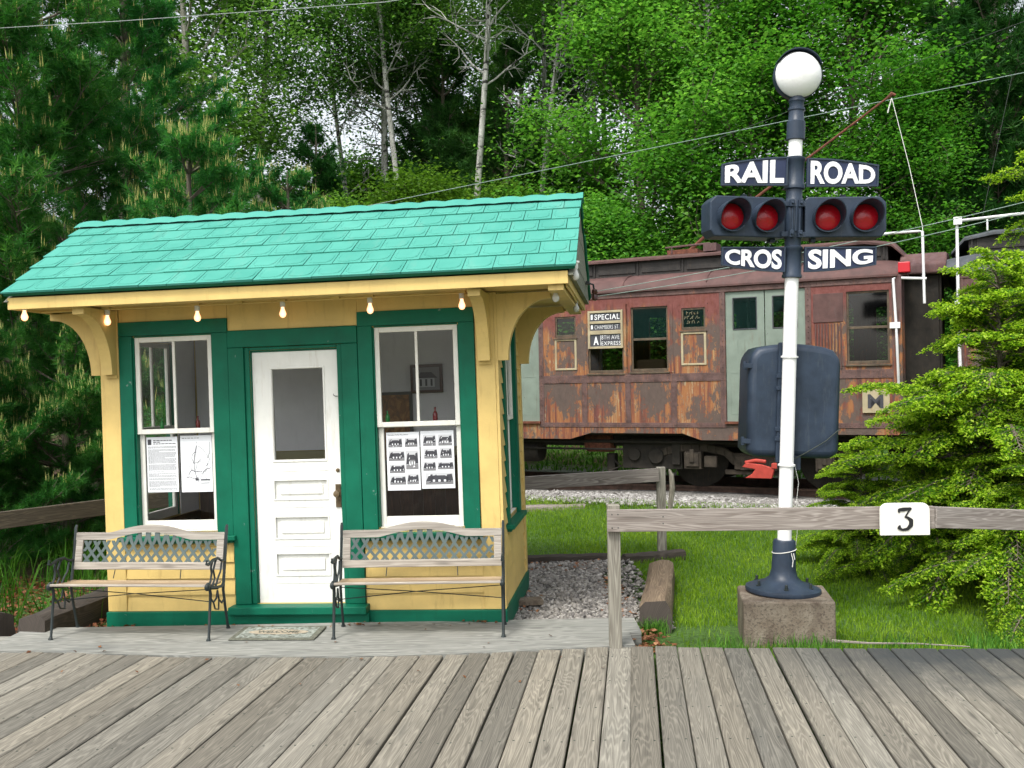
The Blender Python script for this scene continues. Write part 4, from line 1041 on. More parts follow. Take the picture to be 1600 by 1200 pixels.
def timber(name, p0, p1, w, h, mat, label, cat, seed=0, point=0.0):
    """old squared timber: subdivided box with worn, wavering edges"""
    r = random.Random(seed); p0, p1 = Vector(p0), Vector(p1); x = (p1-p0).normalized(); y = Vector((0, 0, 1)).cross(x).normalized(); z = x.cross(y); L_ = (p1-p0).length
    n = 26; prof = [(-.5, 0), (-.52, .5), (-.47, .88), (-.30, 1.0), (.0, 1.03), (.30, 1.0), (.48, .86), (.52, .5), (.5, 0)]
    vs = []; k = len(prof); wob = [(r.uniform(-.03, .03), r.uniform(-.06, .06)) for _ in range(k)]
    for i in range(n+1):
        f_ = i/n; sc = 1.0-point*max(0, (f_-.8)/.2)**1.5*.6
        for j, (a, b) in enumerate(prof):
            wob[j] = (wob[j][0]*.8+r.uniform(-.018, .018), wob[j][1]*.8+r.uniform(-.03, .03))
            e = .05*(b-.5)+r.uniform(-.02, .02) if i == 0 else 0
            vs.append(p0+x*(L_*f_+e)+y*(a*sc+wob[j][0])*w+z*((b*sc+wob[j][1]*(b > .2))*h))
    fs = []; uv = []
    for i in range(n):
        for j in range(k):
            q = (i*k+j, i*k+(j+1) % k, (i+1)*k+(j+1) % k, (i+1)*k+j); fs.append(q); uv.append([(L_*i/n+20, j*.06), (L_*i/n+20, (j+1)*.06), (L_*(i+1)/n+20, (j+1)*.06), (L_*(i+1)/n+20, j*.06)])
    fs += [tuple(range(k-1, -1, -1)), tuple(range(n*k, n*k+k))]; uv += [[(.1*j, .3*j) for j in range(k)]]*2
    mb = MB(); mb.add(vs, fs[:-2], uv[:-2], 0); mb.add(vs, fs[-2:], uv[-2:], 1)
    o = mb.build(name, [M[mat], M['darkwood']], None, smooth=True); tag(o, label, cat); return o
timber('old_beam', (1.17, 8.06, -.12), (1.60, 10.4, -.11), .26, .26, 'logwood', 'big brown weathered beam lying end-on beside the gravel', 'beam', 3, 1.0)
timber('landscape_timber', (-.6, 10.98, -.13), (1.18, 11.02, -.12), .15, .16, 'darkwood', 'dark timber edging between the gravel and the lawn', 'timber', 5)
timber('landscape_timber', (1.22, 10.95, -.12), (1.95, 11.12, -.10), .17, .15, 'darkwood', 'short grassy dark timber by the foot of the lawn fence post', 'timber', 6)
timber('railway_tie', (-4.05, 8.02, -.14), (-3.55, 10.6, -.10), .25, .27, 'darkwood', 'dark railway tie end behind the left bench beside the hut', 'timber', 7)
timber('railway_tie', (-4.34, 8.12, -.13), (-6.4, 8.9, -.10), .23, .26, 'darkwood', 'dark railway tie running out at the left edge', 'timber', 8)
timber('railway_tie', (-2.2, 14.2, -.03), (1.05, 14.1, .02), .22, .20, 'railwood', 'grey weathered tie lying at the far edge of the lawn', 'timber', 9)
mb = MB(); mb.tube([(2.44, 7.43, -.03), (2.7, 7.36, -.035), (3.05, 7.31, -.03), (3.4, 7.20, -.03)], [.012, .008, .006, .004], 6); o = mb.build('stick', M['paper'], None, True)
o.data.materials[0] = M['railwood']; tag(o, 'long pale stick in the grass at the edge of the boardwalk', 'stick')
mb = MB(); mb.obox((.10, 8.95, -.03), (.30, .16, .05), Matrix.Rotation(R(8), 3, 'Z')); o = mb.build('paving_slab', M['concrete'], None, bevel=.006); tag(o, 'flat grey slab on the gravel at the hut corner', 'slab')

# ------------------------------------------------------------------ crossing signal
blk = MB(); 
def blockmesh():
    n = 7; r = random.Random(4)
    mb = MB(); x0, x1, y0, y1, z0, z1 = 1.775, 2.50, 7.535, 8.16, -.16, .255
    mb.prism([(1.785, 7.54), (2.50, 7.50), (2.60, 8.12), (1.885, 8.17)], z0, z1, lambda a, b, d: (a, b, d)); o = mb.build('concrete_block', M['concrete'], None, bevel=.018, seg=3); tag(o, 'stained concrete footing block under the crossing signal', 'block')
blockmesh()
SG = empty('crossing_signal', (2.20, 7.90, .256), posed(0, -2.6)); tag(SG, 'railroad crossing signal post with white ball lamp and four red lenses', 'signal')
def signal():
    ROT = Matrix.Rotation(R(90), 3, 'X')
    mb = MB(); mb.lathe([(.30, 0), (.305, .012), (.30, .035), (.25, .055), (.16, .085), (.115, .12), (.098, .18), (.094, .30), (.090, .412), (.082, .425)], 40, (0, 0, 0)); 
    base = mb.build('base', M['navy'], SG, True)
    for a in (20, 80, 140, 200, 260, 320):
        c = (.235*math.cos(R(a)), .235*math.sin(R(a)), .045); mb = MB(); mb.lathe([(.022, 0), (.022, .018)], 6, c); mb.lathe([(.012, .018), (.012, .05), (.008, .054)], 8, c); mb.build('anchor_bolt', M['iron'], base)
    mb = MB(); mb.lathe([(.057, .415), (.056, 2.0), (.055, 4.35)], 28); mb.build('pole', M['poleW'], SG, True)
    mb = MB()
    for z in (1.04, 1.93): mb.lathe([(.058, z-.01), (.070, z-.008), (.070, z+.006), (.058, z+.008)], 24)
    mb.build('pole_band', M['poleW'], SG, True)
    # dark sleeves behind signs and lamps
    mb = MB(); mb.lathe([(.058, 2.575), (.080, 2.58), (.080, 2.60), (.074, 2.61), (.074, 2.80), (.082, 2.81), (.082, 2.83), (.066, 2.84), (.066, 2.90), (.072, 2.91), (.072, 3.22), (.066, 3.23), (.066, 3.30), (.084, 3.31), (.084, 3.34), (.076, 3.35), (.076, 3.53), (.084, 3.54), (.084, 3.565), (.058, 3.575)], 28)
    mb.build('sleeve', M['navy'], SG, True)
    mb = MB(); mb.lathe([(.060, 3.71), (.074, 3.715), (.074, 3.86), (.064, 3.87), (.060, 3.95), (.068, 3.955), (.068, 3.975), (.058, 3.98), (.058, 4.02), (.066, 4.03), (.056, 4.08)], 26); mb.build('collar', M['navy'], SG, True)
    # ball lamp / bell with hood
    c = Vector((0, -.01, 4.243)); mb = MB()
    mb.lathe([(.002, .11), (.075, .10), (.132, .07), (.168, .035), (.188, .0), (.190, -.02), (.18, -.03)], 40, c+Vector((0, -.03, 0)), Matrix.Rotation(R(90), 3, 'X'), cap=False); 
    bell = mb.build('bell_gong', M['poleW'], SG, True)
    mb = MB(); mb.lathe([(.150, -.09), (.188, -.07), (.197, -.02), (.197, .02), (.194, .024), (.190, .0)], 40, c, Matrix.Rotation(R(90), 3, 'X')); mb.build('bell_housing', M['navy'], SG, True)
    mb = MB(); n = 24
    for i in range(n):
        a0, a1 = R(28+i*124/n), R(28+(i+1)*124/n)
        f0, f1 = [math.sin(math.pi*(k)/n)**.5*.03 if 0 < k < n else 0 for k in (i, i+1)]
        P = lambda a, r, y: (c.x+r*math.cos(a), c.y+y, c.z+r*math.sin(a))
        V = [P(a0, .200, .05), P(a1, .200, .05), P(a1, .200, -.05-f1), P(a0, .200, -.05-f0), P(a0, .206, .05), P(a1, .206, .05), P(a1, .206, -.05-f1), P(a0, .206, -.05-f0)]
        mb.add(V, [(0, 1, 2, 3), (4, 5, 6, 7), (2, 3, 7, 6), (0, 1, 5, 4)])
    mb.build('hood', M['navy'], bell, True)
    # signs
    def sign(s, word, up, x0, x1, z0, tall, short, zrise=0):
        # plate outline: straight side towards the lamps, arched side away from them
        n = 12; lo = []; hi = []
        for i in range(n+1):
            u = i/n; x = x0+(x1-x0)*u; far = u if s > 0 else 1-u
            h = tall-(tall-short)*far**1.8
            if up: lo.append((x, z0)); hi.append((x, z0+h))
            else: lo.append((x, z0-h)); hi.append((x, z0))
        mb = MB(); tl = R(-5)*s*0; fn = lambda a, b, d: (a, d-.065-abs(a)*.02, b+a*.030)
        mb.strip(lo, hi, 0, .02, fn); pl = mb.build('name_plate', M['navyplate'], SG)
        mb = MB(); w = .013
        mb.strip([(a, b) for a, b in lo], [(a, b+w) for a, b in lo], -.010, .0, fn); mb.strip([(a, b-w) for a, b in hi], [(a, b) for a, b in hi], -.010, .0, fn)
        for i in (0, n):
            xx = lo[i][0]; a, b = (xx, xx+w) if i == 0 else (xx-w, xx)
            mb.prism([(a, lo[i][1]+w), (b, lo[i][1]+w), (b, hi[i][1]-w), (a, hi[i][1]-w)], -.010, 0, fn)
        mb.build('rim', M['navy'], pl)
        cx = (x0+x1)/2; W_ = (x1-x0)-.058
        def warp(u, v):
            far = ((u+cx-x0)/(x1-x0)) if s > 0 else 1-((u+cx-x0)/(x1-x0)); h = tall-(tall-short)*max(0, far)**1.8
            h -= .042; return u, (v+.5)*h
        def place(u, v, d):
            zz = (z0+.021+v) if up else (z0-.021-(warp(u, .5)[1])+v)
            return fn(cx+u, zz, -.0005-d)
        lt = text('lettering', word, place, M['letter'], pl, w=W_, h=1.0, ext=.008, bold=.035, warp=warp)
    sign(-1, 'RAIL', True, -.62, -.078, 3.325, .235, .175); sign(1, 'ROAD', True, .080, .66, 3.315, .235, .175)
    sign(-1, 'CROS', False, -.60, -.078, 2.825, .205, .150); sign(1, 'SING', False, .080, .66, 2.825, .205, .150)
    # lamp housings
    def unit(s, x0, x1, yaw):
        cx = (x0+x1)/2; u = empty('lamp_unit', (cx, .02, 3.07), Matrix.Rotation(R(yaw), 4, 'Z'), SG); bpy.context.view_layer.update()
        w = (x1-x0)/2; MB_ = MB(); h = .165
        pr = [(-w, -h+.05), (-w+.04, -h), (w-.0, -h), (w, -h+.02), (w, h-.02), (w-.02, h), (-w+.05, h), (-w, h-.05)]
        if s > 0: pr = [(-a, b) for a, b in pr]
        hb = MB_.prism(pr, -.10, .12, lambda a, b, d: (a, d, b)).build('lamp_housing', M['navy'], SG, bevel=.01, seg=2)
        Mu = Matrix.Translation((cx, .02, 3.07+cx*.025)) @ Matrix.Rotation(R(yaw), 4, 'Z') @ Matrix.Rotation(R(-1.4), 4, 'Y'); hb.matrix_local = Mu
        bpy.data.objects.remove(u)
        m2 = MB(); m2.box(-.02, .02, -.03, .02, h-.005, h+.03); m2.box(w-.10 if s < 0 else -w+.06, w-.06 if s < 0 else -w+.10, -.04, .04, -h-.03, -h+.004); m2.box(-w*.5, w*.5, .02, .10, h-.01, h+.012); m2.box(-s*w-.05, -s*w+.05, -.02, .06, -h+.02, h-.02)
        m2.build('housing_lugs', M['navy'], hb, bevel=.004)
        for lx in (-w*.46, w*.46):
            m = MB(); Rx = Matrix.Rotation(R(90), 3, 'X')
            m.lathe([(.002, .030), (.04, .026), (.08, .012), (.104, -.002), (.104, -.02)], 30, (lx, -.115, -.005), Rx, cap=False); ln = m.build('red_lens', M['lens'], hb, True)
            m = MB(); n = 30
            for i in range(n):
                a0, a1 = 2*math.pi*i/n, 2*math.pi*(i+1)/n
                dep = lambda a: -.115-(.035+.145*max(0, (math.sin(a)+.55)/1.55)**.8)
                P = lambda a, r_, y: (lx+r_*math.cos(a), y, -.005+r_*math.sin(a))
                q = [P(a0, .112, -.09), P(a1, .112, -.09), P(a1, .118, dep(a1)), P(a0, .118, dep(a0)), P(a0, .121, -.09), P(a1, .121, -.09), P(a1, .126, dep(a1)), P(a0, .126, dep(a0))]
                m.add(q, [(0, 1, 2, 3), (4, 5, 6, 7), (2, 3, 7, 6)])
            m.build('visor', M['navy'], ln, True)
    unit(-1, -.73, -.085, 9); unit(1, .085, .735, -4)
    mb = MB()
    for z in (2.93, 3.18):
        for sx in (-1, 1): mb.box(sx*.035-.018, sx*.035+.018, -.095, -.05, z-.03, z+.03); mb.lathe([(.012, 0), (.012, .02)], 6, (sx*.035, -.094, z), Matrix.Rotation(R(90), 3, 'X'))
        mb.box(-.11, .11, -.055, .055, z-.022, z+.022)
    for sx in (-.03, .0, .03): mb.box(sx-.008, sx+.008, -.082, -.066, 2.95, 3.16)
    mb.build('clamp', M['navy'], SG, bevel=.004)
    # relay case behind the pole
    cx, hw, z0, z1, yb, yf = .085, .385, 1.09, 1.99, .50, .10
    pr = []
    for i in range(13): u = -1+2*i/12; pr.append((u*(hw-.0), z1+.055*(1-u*u)-.065*max(0, (abs(u)-.75)/.25)**2))
    pr = [(-hw, z0+.06), (-hw+.05, z0)]+[(hw-.05, z0), (hw, z0+.06)]+[(a, b) for a, b in pr[::-1]]
    mb = MB(); mb.prism(pr, yf, yb, lambda a, b, d: (cx+a, d, b)); case = mb.build('relay_case', M['navy'], SG, bevel=.06, seg=5)
    for p in case.data.polygons: p.use_smooth = True
    case.data.set_sharp_from_angle(angle=R(50))
    mb = MB(); mb.box(-.07, .075, .062, .10, z0-.04, z1+.06); mb.box(-.01+cx-.10, cx+.06, .09, .2, z0-.1, z0+.02); mb.build('case_spine', M['navy'], case, bevel=.006)
    mb = MB()
    for z in (1.22, 1.85):
        mb.box(cx-hw-.045, cx-hw+.05, .11, .16, z-.02, z+.02); mb.lathe([(.016, -.035), (.016, .035)], 10, (cx-hw-.035, .13, z)); mb.build('case_hinge', M['navy'], case, bevel=.003); mb = MB()
    for z in (1.25, 1.33, 1.67, 1.77): mb = MB(); mb.box(-.085, .09, .055, .075, z-.018, z+.018); mb.build('case_clamp', M['navy'], case, bevel=.003)
    mb = MB(); mb.tube([(cx+.37, .085, 1.34), (cx+.26, .083, 1.24), (cx+.10, .083, 1.14), (.08, .09, 1.08)], .004, 5); mb.build('cable', M['darkwire'], case)
    mb = MB()
    ring = [(.096*math.cos(a), .096*math.sin(a), .335+.02*math.cos(a*1)) for a in np.linspace(0, 2*math.pi, 25)]
    mb.tube(ring, .004, 5); mb.tube([(.03, -.1, .33), (.045, -.105, .27), (.04, -.105, .22)], .004, 5); mb.tube([(.05, -.095, .33), (.06, -.10, .28)], .004, 5)
    mb.tube([(.065, .0, 1.05), (.10, -.01, .9), (.085, -.02, .75), (.11, .02, .5), (.10, .02, .36)], .0018, 5)
    mb.build('tied_cord', M['rope'], SG)
signal()
# ------------------------------------------------------------------ the old subway coaches
CM = Matrix.Translation(CO) @ posed(26)
def rivets(mb, x0, x1, z, dx=.055, y=-.006, r=.009):
    n = max(1, int((x1-x0)/dx))
    for i in range(n+1):
        x = x0+(x1-x0)*i/n
        V = [(x+r*math.cos(a), y, z+r*math.sin(a)) for a in (0, 1.05, 2.09, 3.14, 4.19, 5.24)]+[(x, y-.008, z)]
        mb.add(V, [(k, (k+1) % 6, 6) for k in range(6)])
def vriv(mb, x, z0, z1, dz=.06, y=-.006, r=.009):
    n = max(1, int((z1-z0)/dz))
    for i in range(n+1): rivets(mb, x, x, z0+(z1-z0)*i/n, 1, y, r)
def coach(name, label, x0, x1, holes, doors, windows, panels, mats, mirror=False):
    c = empty(name, CO, posed(26)); tag(c, label, 'railway coach', 'old coaches on the railway track')
    body, roofm, clm = mats; belt = M['rustbelt']; Dp = 2.95; zb, zt = .84, 3.05
    mb = MB(); mb.wall(x0, x1, zb, 3.02, holes, 0, .07)
    mb.box(x0, x1, Dp-.07, Dp, zb, 1.70); mb.box(x0, x1, Dp-.07, Dp, 2.78, 3.02)
    x = x0
    while x < x1: w = .35; mb.box(x, min(x+w, x1), Dp-.07, Dp, 1.70, 2.78); x += w+.62
    for xx in (x0, x1-.07): mb.wall(.071, Dp-.071, zb, 3.02, [(1.05, 1.9, 1.0, 2.9)], xx, xx+.07, lambda a, y, z: (y, a, z))
    mb.build('body', body, c)
    mb = MB(); mb.box(x0+.08, x1-.08, .08, Dp-.08, 1.0, 1.04); mb.box(x0+.08, x1-.08, .08, Dp-.08, 2.98, 3.0); mb.box(x0+.1, x1-.1, Dp-.08, Dp-.071, 1.04, 1.75)
    mb.build('interior', M['coachin'], c)
    # rail of seats and a few poles inside
    mb = MB()
    for k in range(int((x1-x0)/1.2)): 
        X = x0+.5+k*1.2; mb.tube([(X, .9, 1.04), (X, .9, 2.98)], .016, 6)
        mb.tube([(X+.3, .5, 2.98), (X+.3, .5, 2.75), (X+.36, .5, 2.62), (X+.3, .5, 2.56), (X+.24, .5, 2.62), (X+.3, .5, 2.75)], .010, 5)
    mb.build('grab_pole', M['silver'], c, True)
    for X in ((-3.5, -2.6, -5.0) if x1 <= 0 else (1.6,)):
        mb = MB(); mb.box(X-.28, X+.20, .16, .30, 1.45, 1.96); mb.box(X-.28, X+.2, .30, .75, 1.40, 1.50); mb.build('seat', M['seatcloth'], c, bevel=.06, seg=3)
    # skirt below the sill, deeper under the doors
    mb = MB()
    for a, b, zz in panels['skirt']:
        mb = MB(); mb.prism([(a[0], zb+.012), (a[1], zz), (b[1], zz), (b[0], zb+.012)], -.006, .03, XY); mb.build('skirt', body, c)
    # belt rail, sill strip, letterboard, posts
    mb = MB(); rv = MB(); segs = []
    xs = sorted([x0]+[v for d in doors for v in (d[0], d[1])]+[x1])
    for a, b in zip(xs[::2], xs[1::2]):
        if b-a < .1: continue
        mb.box(a, b, -.010, -.001, 1.615, 1.735); rivets(rv, a+.03, b-.03, 1.64, .055, -.010); rivets(rv, a+.03, b-.03, 1.71, .055, -.010)
        mb.box(a, b, -.009, -.001, .93, 1.0); rivets(rv, a+.03, b-.03, .965, .06, -.010)
        for X in panels['seams']:
            if a < X < b: mb.box(X-.045, X+.045, -.0095, -.001, 1.001, 1.614); vriv(rv, X-.025, 1.03, 1.6, .07, -.0095, .007); vriv(rv, X+.025, 1.03, 1.6, .07, -.0095, .007)
        for X in (a+.04, b-.04): mb.box(X-.04, X+.04, -.0085, -.001, 1.001, 1.614); mb.box(X-.04, X+.04, -.0085, -.001, 1.736, 2.90); vriv(rv, X, 1.04, 2.88, .075, -.0085, .009)
    mb.box(x0, x1, -.012, -.001, 2.905, 2.975); rivets(rv, x0+.1, x1-.05, 2.94, .09, -.012)
    for h in windows:
        pm = MB(); pm.box(h[0]-.075, h[0]-.022, -.007, -.001, h[2]-.02, h[3]+.08); pm.build('window_post', M['rust'], c); pm = MB(); pm.box(h[1]+.022, h[1]+.075, -.007, -.001, h[2]-.02, h[3]+.08); pm.build('window_post', M['rust'], c)
    for h in windows+panels['small']:
        for X in (h[0]-.035, h[1]+.035): vriv(rv, X, h[2]-.02, h[3]+.05, .08, -.001, .007)
    mb.build('belt_rail', belt, c, bevel=.002); rv.build('rivets', belt, c, recalc=True)
    # window fillings
    def win(a, b, z0, z1, meet=True, inset=.02):
        f = MB(); w = .028
        f.box(a, a+w, inset, inset+.03, z0, z1); f.box(b-w, b, inset, inset+.03, z0, z1); f.box(a+w, b-w, inset, inset+.029, z0, z0+.045); f.box(a+w, b-w, inset, inset+.029, z1-.03, z1)
        if meet: f.box(a+w, b-w, inset-.004, inset+.034, (z0+z1)/2-.018, (z0+z1)/2+.018)
        f.box(a-.02, b+.02, -.022, -.0015, z0-.030, z0-.004)
        wo = f.build('window', M['sash'], c, bevel=.003); pane(a+w, b-w, z0+.045, z1-.03, inset+.015, wo, 'coachglass'); return wo
    for h in windows: win(h[0], h[1], h[2], h[3], True)
    for h in panels['small']: win(h[0], h[1], h[2], h[3], False, .01)
    for (a, b, z0, z1) in panels['recess']:
        mb = MB(); mb.wall(a, b, z0, z1, [(a+.035, b-.035, z0+.03, z1-.03)], -.012, -.002); mb.build('panel_frame', M['signcream'], c, bevel=.004)
    # sliding door pairs
    for (a, b) in doors:
        z0, z1 = 1.02, 2.90; m = (a+b)/2
        mb = MB(); mb.box(a-.02, b+.02, -.04, .065, .985, 1.018); mb.build('door_sill', M['rustred'], c)
        for l, r_ in ((a+.004, m-.006), (m+.006, b-.004)):
            mb = MB(); wl, wr = l+.115, r_-.115
            mb.wall(l, r_, z0, z1, [(wl, wr, 2.36, 2.80)], .020, .055)
            mb.box(l+.30*(r_-l), l+.30*(r_-l)+.008, .016, .0195, 2.02, 2.20); mb.box(l+.30*(r_-l)+.10, l+.30*(r_-l)+.108, .016, .0195, 2.02, 2.20)
            mb.box(l+.06, r_-.06, .017, .0195, 1.72, 1.725); mb.box(l+.06, r_-.06, .017, .0195, 1.12, 1.125)
            for X in (l+.06, r_-.064): mb.box(X, X+.004, .0172, .0195, 1.13, 1.715)
            dl = mb.build('door', M['doorgreen'], c, bevel=.003)
            mb = MB(); mb.wall(wl-.014, wr+.014, 2.346, 2.814, [(wl, wr, 2.36, 2.80)], .012, .0195); mb.build('window_rubber', M['ink'], dl, bevel=.003)
            pane(wl, wr, 2.36, 2.80, .035, dl, 'coachglass')
    # roof: lower roof swept in from the eaves, then the clerestory and its cap
    cx = Dp/2
    def section(y0):
        pts = [(-.035, 3.0), (-.02, 3.06), (.08, 3.16), (.24, 3.235), (.46, 3.28)]
        return pts
    mb = MB(); pr = section(0); full = pr+[(Dp-a, b) for a, b in pr[::-1]]
    n = len(full); e = .10
    ends = [(x0-.02, 0), (x0+.3, 0), (x1-.45, 0), (x1-.18, .05), (x1+.12, .16)] if not mirror else [(x0-.12, .16), (x0+.18, .05), (x0+.45, 0), (x1, 0)]
    V = []; F = []
    for (X, drop) in ends:
        for a, b in full: V.append((X, a+(cx-a)*drop*.5, b-drop*(b-2.98)*1.2))
    for i in range(len(ends)-1):
        for j in range(n-1): F.append((i*n+j, i*n+j+1, (i+1)*n+j+1, (i+1)*n+j))
    F += [tuple(range(n)), tuple(range((len(ends)-1)*n, len(ends)*n))[::-1]]
    mb.add(V, F); rf = mb.build('roof', roofm, c, True)
    mb = MB(); mb.box(x0, x1, -.045, -.018, 2.985, 3.012); mb.build('gutter', roofm, c)
    rv = MB()
    for k in range(int((x1-x0)/1.3)):
        X = x0+.5+k*1.3; rv.tube([(X, -.02, 3.068), (X, .08, 3.168), (X, .24, 3.243), (X, .44, 3.284)], .010, 6)
    rv.build('roof_seam', roofm, c)
    mb = MB(); ca, cb = (x0+.3, x1-.15) if not mirror else (x0+.15, x1-.3)
    mb.box(ca, cb, .46, Dp-.46, 3.25, 3.50)
    for k in range(int((cb-ca)/.72)): X = ca+.1+k*.72; mb.box(X, X+.62, .445, .459, 3.32, 3.47); 
    for k in range(int((cb-ca)/.72)+1): X = ca+.04+k*.72; mb.box(X-.012, X+.012, .435, .459, 3.27, 3.50)
    cl = mb.build('clerestory', clm, c, bevel=.004)
    mb = MB(); pts = [(.38, 3.50), (.38, 3.53), (.7, 3.60), (1.1, 3.64), (cx, 3.655)]; full = pts+[(Dp-a, b) for a, b in pts[::-1]][1:]; n = len(full)
    ends2 = [(ca-.1, 0), (cb-.3, 0), (cb+.05, .12), (cb+.22, .5)] if not mirror else [(ca-.22, .5), (ca-.05, .12), (ca+.3, 0), (cb+.1, 0)]
    V = []; F = []
    for X, dr in ends2:
        for a, b in full: V.append((X, a+(cx-a)*dr*.35, b-dr*.42-(b-3.50)*dr*.6))
    for i in range(len(ends2)-1):
        for j in range(n-1): F.append((i*n+j, i*n+j+1, (i+1)*n+j+1, (i+1)*n+j))
        F.append((i*n+n-1, i*n, (i+1)*n, (i+1)*n+n-1))
    F += [tuple(range(n))[::-1], tuple(range((len(ends2)-1)*n, len(ends2)*n))]
    mb.add(V, F); mb.build('roof_cap', roofm, c, True)
    # underframe
    mb = MB(); mb.box(x0+.2, x1-.2, .35, .55, .62, .82); mb.box(x0+.2, x1-.2, 2.3, 2.5, .62, .82); mb.box(x0+.1, x1-.1, .2, 2.7, .80, .838)
    mb.tube([(x0+.3, .25, .70), (x1-.4, .25, .70)], .03, 8); mb.tube([(x0+.3, .18, .60), (x1-4, .18, .58)], .018, 6)
    mb.build('underframe', M['oily'], c, bevel=.005)
    return c
def truck(c, xc):
    """motor truck: two axles, curved side frames, journal boxes, wheels"""
    mb = MB()
    for sy in (.28, 2.55):
        fn = lambda a, b, d: (xc+a, d, b)
        top = []; bot = []
        for i in range(25):
            a = -1.5+3.0*i/24; arch = .66-.10*min(1, (abs(abs(a)-.95)/.55)**2)
            if abs(a) < .4: arch = .52
            t_ = .10 if abs(a) > .4 else .16
            top.append((a, arch+.02)); bot.append((a, arch-t_))
        mb.strip(bot, top, sy, sy+.09, fn)
        mb.box(xc-.35, xc+.35, sy-.02, sy+.11, .30, .50); 
        for k in (-.22, 0, .22): mb.lathe([(.075, .0), (.075, .22)], 12, (xc+k, sy+.04, .29))
        mb.box(xc-.5, xc+.5, sy+.02, sy+.07, .22, .29)
    mb.box(xc-.16, xc+.16, .36, 2.56, .40, .66)
    t = mb.build('truck', M['oilybrown'], c, bevel=.008)
    for sx in (-.95, .95):
        for sy, s in ((.70, -1), (2.13, 1)):
            mb = MB(); Rx = Matrix.Rotation(R(90), 3, 'X')
            mb.lathe([(.05, -.09), (.12, -.08), (.14, -.05), (.33, -.045), (.36, -.065), (.40, -.065), (.405, .03), (.43, .035), (.43, .06), (.10, .06)], 32, (xc+sx, sy, .42), Rx if s < 0 else Matrix.Rotation(R(-90), 3, 'X')); mb.build('wheel', M['oily'], t, True)
        mb = MB(); mb.tube([(xc+sx, .2, .42), (xc+sx, 2.65, .42)], .07, 10); mb.build('axle', M['oily'], t)
        mb = MB()
        for sy in (.15,): mb.box(xc+sx-.13, xc+sx+.13, sy, sy+.16, .30, .56); mb.box(xc+sx-.10, xc+sx+.10, sy-.035, sy, .34, .54); mb.box(xc+sx-.035, xc+sx+.035, sy-.055, sy-.03, .40, .60); mb.box(xc+sx+.17, xc+sx+.36, sy+.01, sy+.10, .33, .50)
        mb.build('journal_box', M['oilybrown'], t, bevel=.01)
    return t
holes = [(-2.34, -1.21, 1.02, 2.90), (-.66, -.11, 1.81, 2.81), (-2.99, -2.63, 2.37, 2.70), (-3.78, -3.20, 1.77, 2.75), (-4.48, -3.90, 1.76, 2.73), (-5.03, -4.68, 2.33, 2.66), (-6.45, -5.32, 1.02, 2.90)]
c1 = coach('subway_coach', 'rusted maroon subway coach with pale green doors behind the lawn', -13.5, 0, holes, [(-6.45, -5.32), (-2.34, -1.21)],
    [holes[1], holes[3], holes[4]], dict(small=[holes[2], holes[5]], recess=[(-5.04, -4.67, 1.82, 2.31), (-3.0, -2.62, 1.85, 2.34)], seams=[-4.55, -3.84, -3.12],
    skirt=[((-6.6, -6.6), (-4.42, -4.80), .745), ((-3.03, -2.72), (-.9, -1.1), .745)]), (M['rust'], M['roofred'], M['clere']))
truck(c1, -1.95); truck(c1, -11.0)
# signs in the left window
mb = MB(); mb.wall(-4.475, -3.905, 2.14, 2.725, [(-4.44, -3.94, 2.565, 2.69), (-4.44, -3.94, 2.42, 2.525), (-4.44, -3.94, 2.175, 2.36)], -.016, .012); sb = mb.build('sign_box', M['signcream'], c1, bevel=.003)
mb = MB(); mb.box(-4.445, -3.935, .000, .006, 2.17, 2.695); mb.build('sign_blind', M['ink'], sb)
sf = lambda x, z: (lambda u, v, d: (x+u, -.0008-d, z+v))
text('lettering', 'SPECIAL', sf(-4.16, 2.628), M['letter'], sb, w=.41, h=.082, ext=.001, bold=.01, spacing=1.12)
text('lettering', 'CHAMBERS ST.', sf(-4.165, 2.472), M['letter'], sb, w=.40, h=.060, ext=.001, bold=-.012, spacing=1.12)
text('lettering', 'A', sf(-4.345, 2.265), M['letter'], sb, w=.085, h=.13, ext=.002, bold=.03)
text('lettering', '8TH AVE', sf(-4.11, 2.312), M['letter'], sb, w=.29, h=.066, ext=.001, bold=-.01, spacing=1.1)
text('lettering', 'EXPRESS', sf(-4.10, 2.220), M['letter'], sb, w=.31, h=.060, ext=.001, bold=.0, spacing=1.12)
mb = MB(); mb.box(-4.425, -4.395, -.004, -.001, 2.59, 2.67); mb.box(-4.425, -4.395, -.004, -.001, 2.445, 2.505); mb.box(-4.272, -4.266, -.004, -.001, 2.19, 2.345); mb.build('sign_marks', M['letter'], sb)
mb = MB()   # scratched writing on the small window panes
r_ = random.Random(2)
for (a, b, z0, z1) in ((-2.95, -2.67, 2.44, 2.66),):
    for ln in range(3):
        x = a+.04*r_.random()
        while x < b-.05:
            p = [(x, .010, z0+.03+ln*.065)]
            for k in range(3): p.append((p[-1][0]+r_.uniform(-.008, .022), .010, z0+.03+ln*.065+r_.uniform(0, .05)))
            mb.tube(p, .003, 4); x += .04
mb.build('window_scratches', M['signcream'], c1)
mb = MB(); mb.tube([(-5.5, .010, 2.46), (-5.46, .01, 2.52), (-5.5, .01, 2.56), (-5.44, .01, 2.60), (-5.48, .01, 2.66)], .006, 4); mb.build('window_scratches', M['signcream'], c1)
mb = MB(); mb.box(-.47, -.12, -.03, -.012, 1.14, 1.46); npl = mb.build('number_board', M['signcream'], c1, bevel=.003)
text('lettering', 'M', lambda u, v, d: (-.30+u, -.031-d, 1.30+v), M['ink'], npl, w=.20, h=.19, ext=.002, bold=.02)
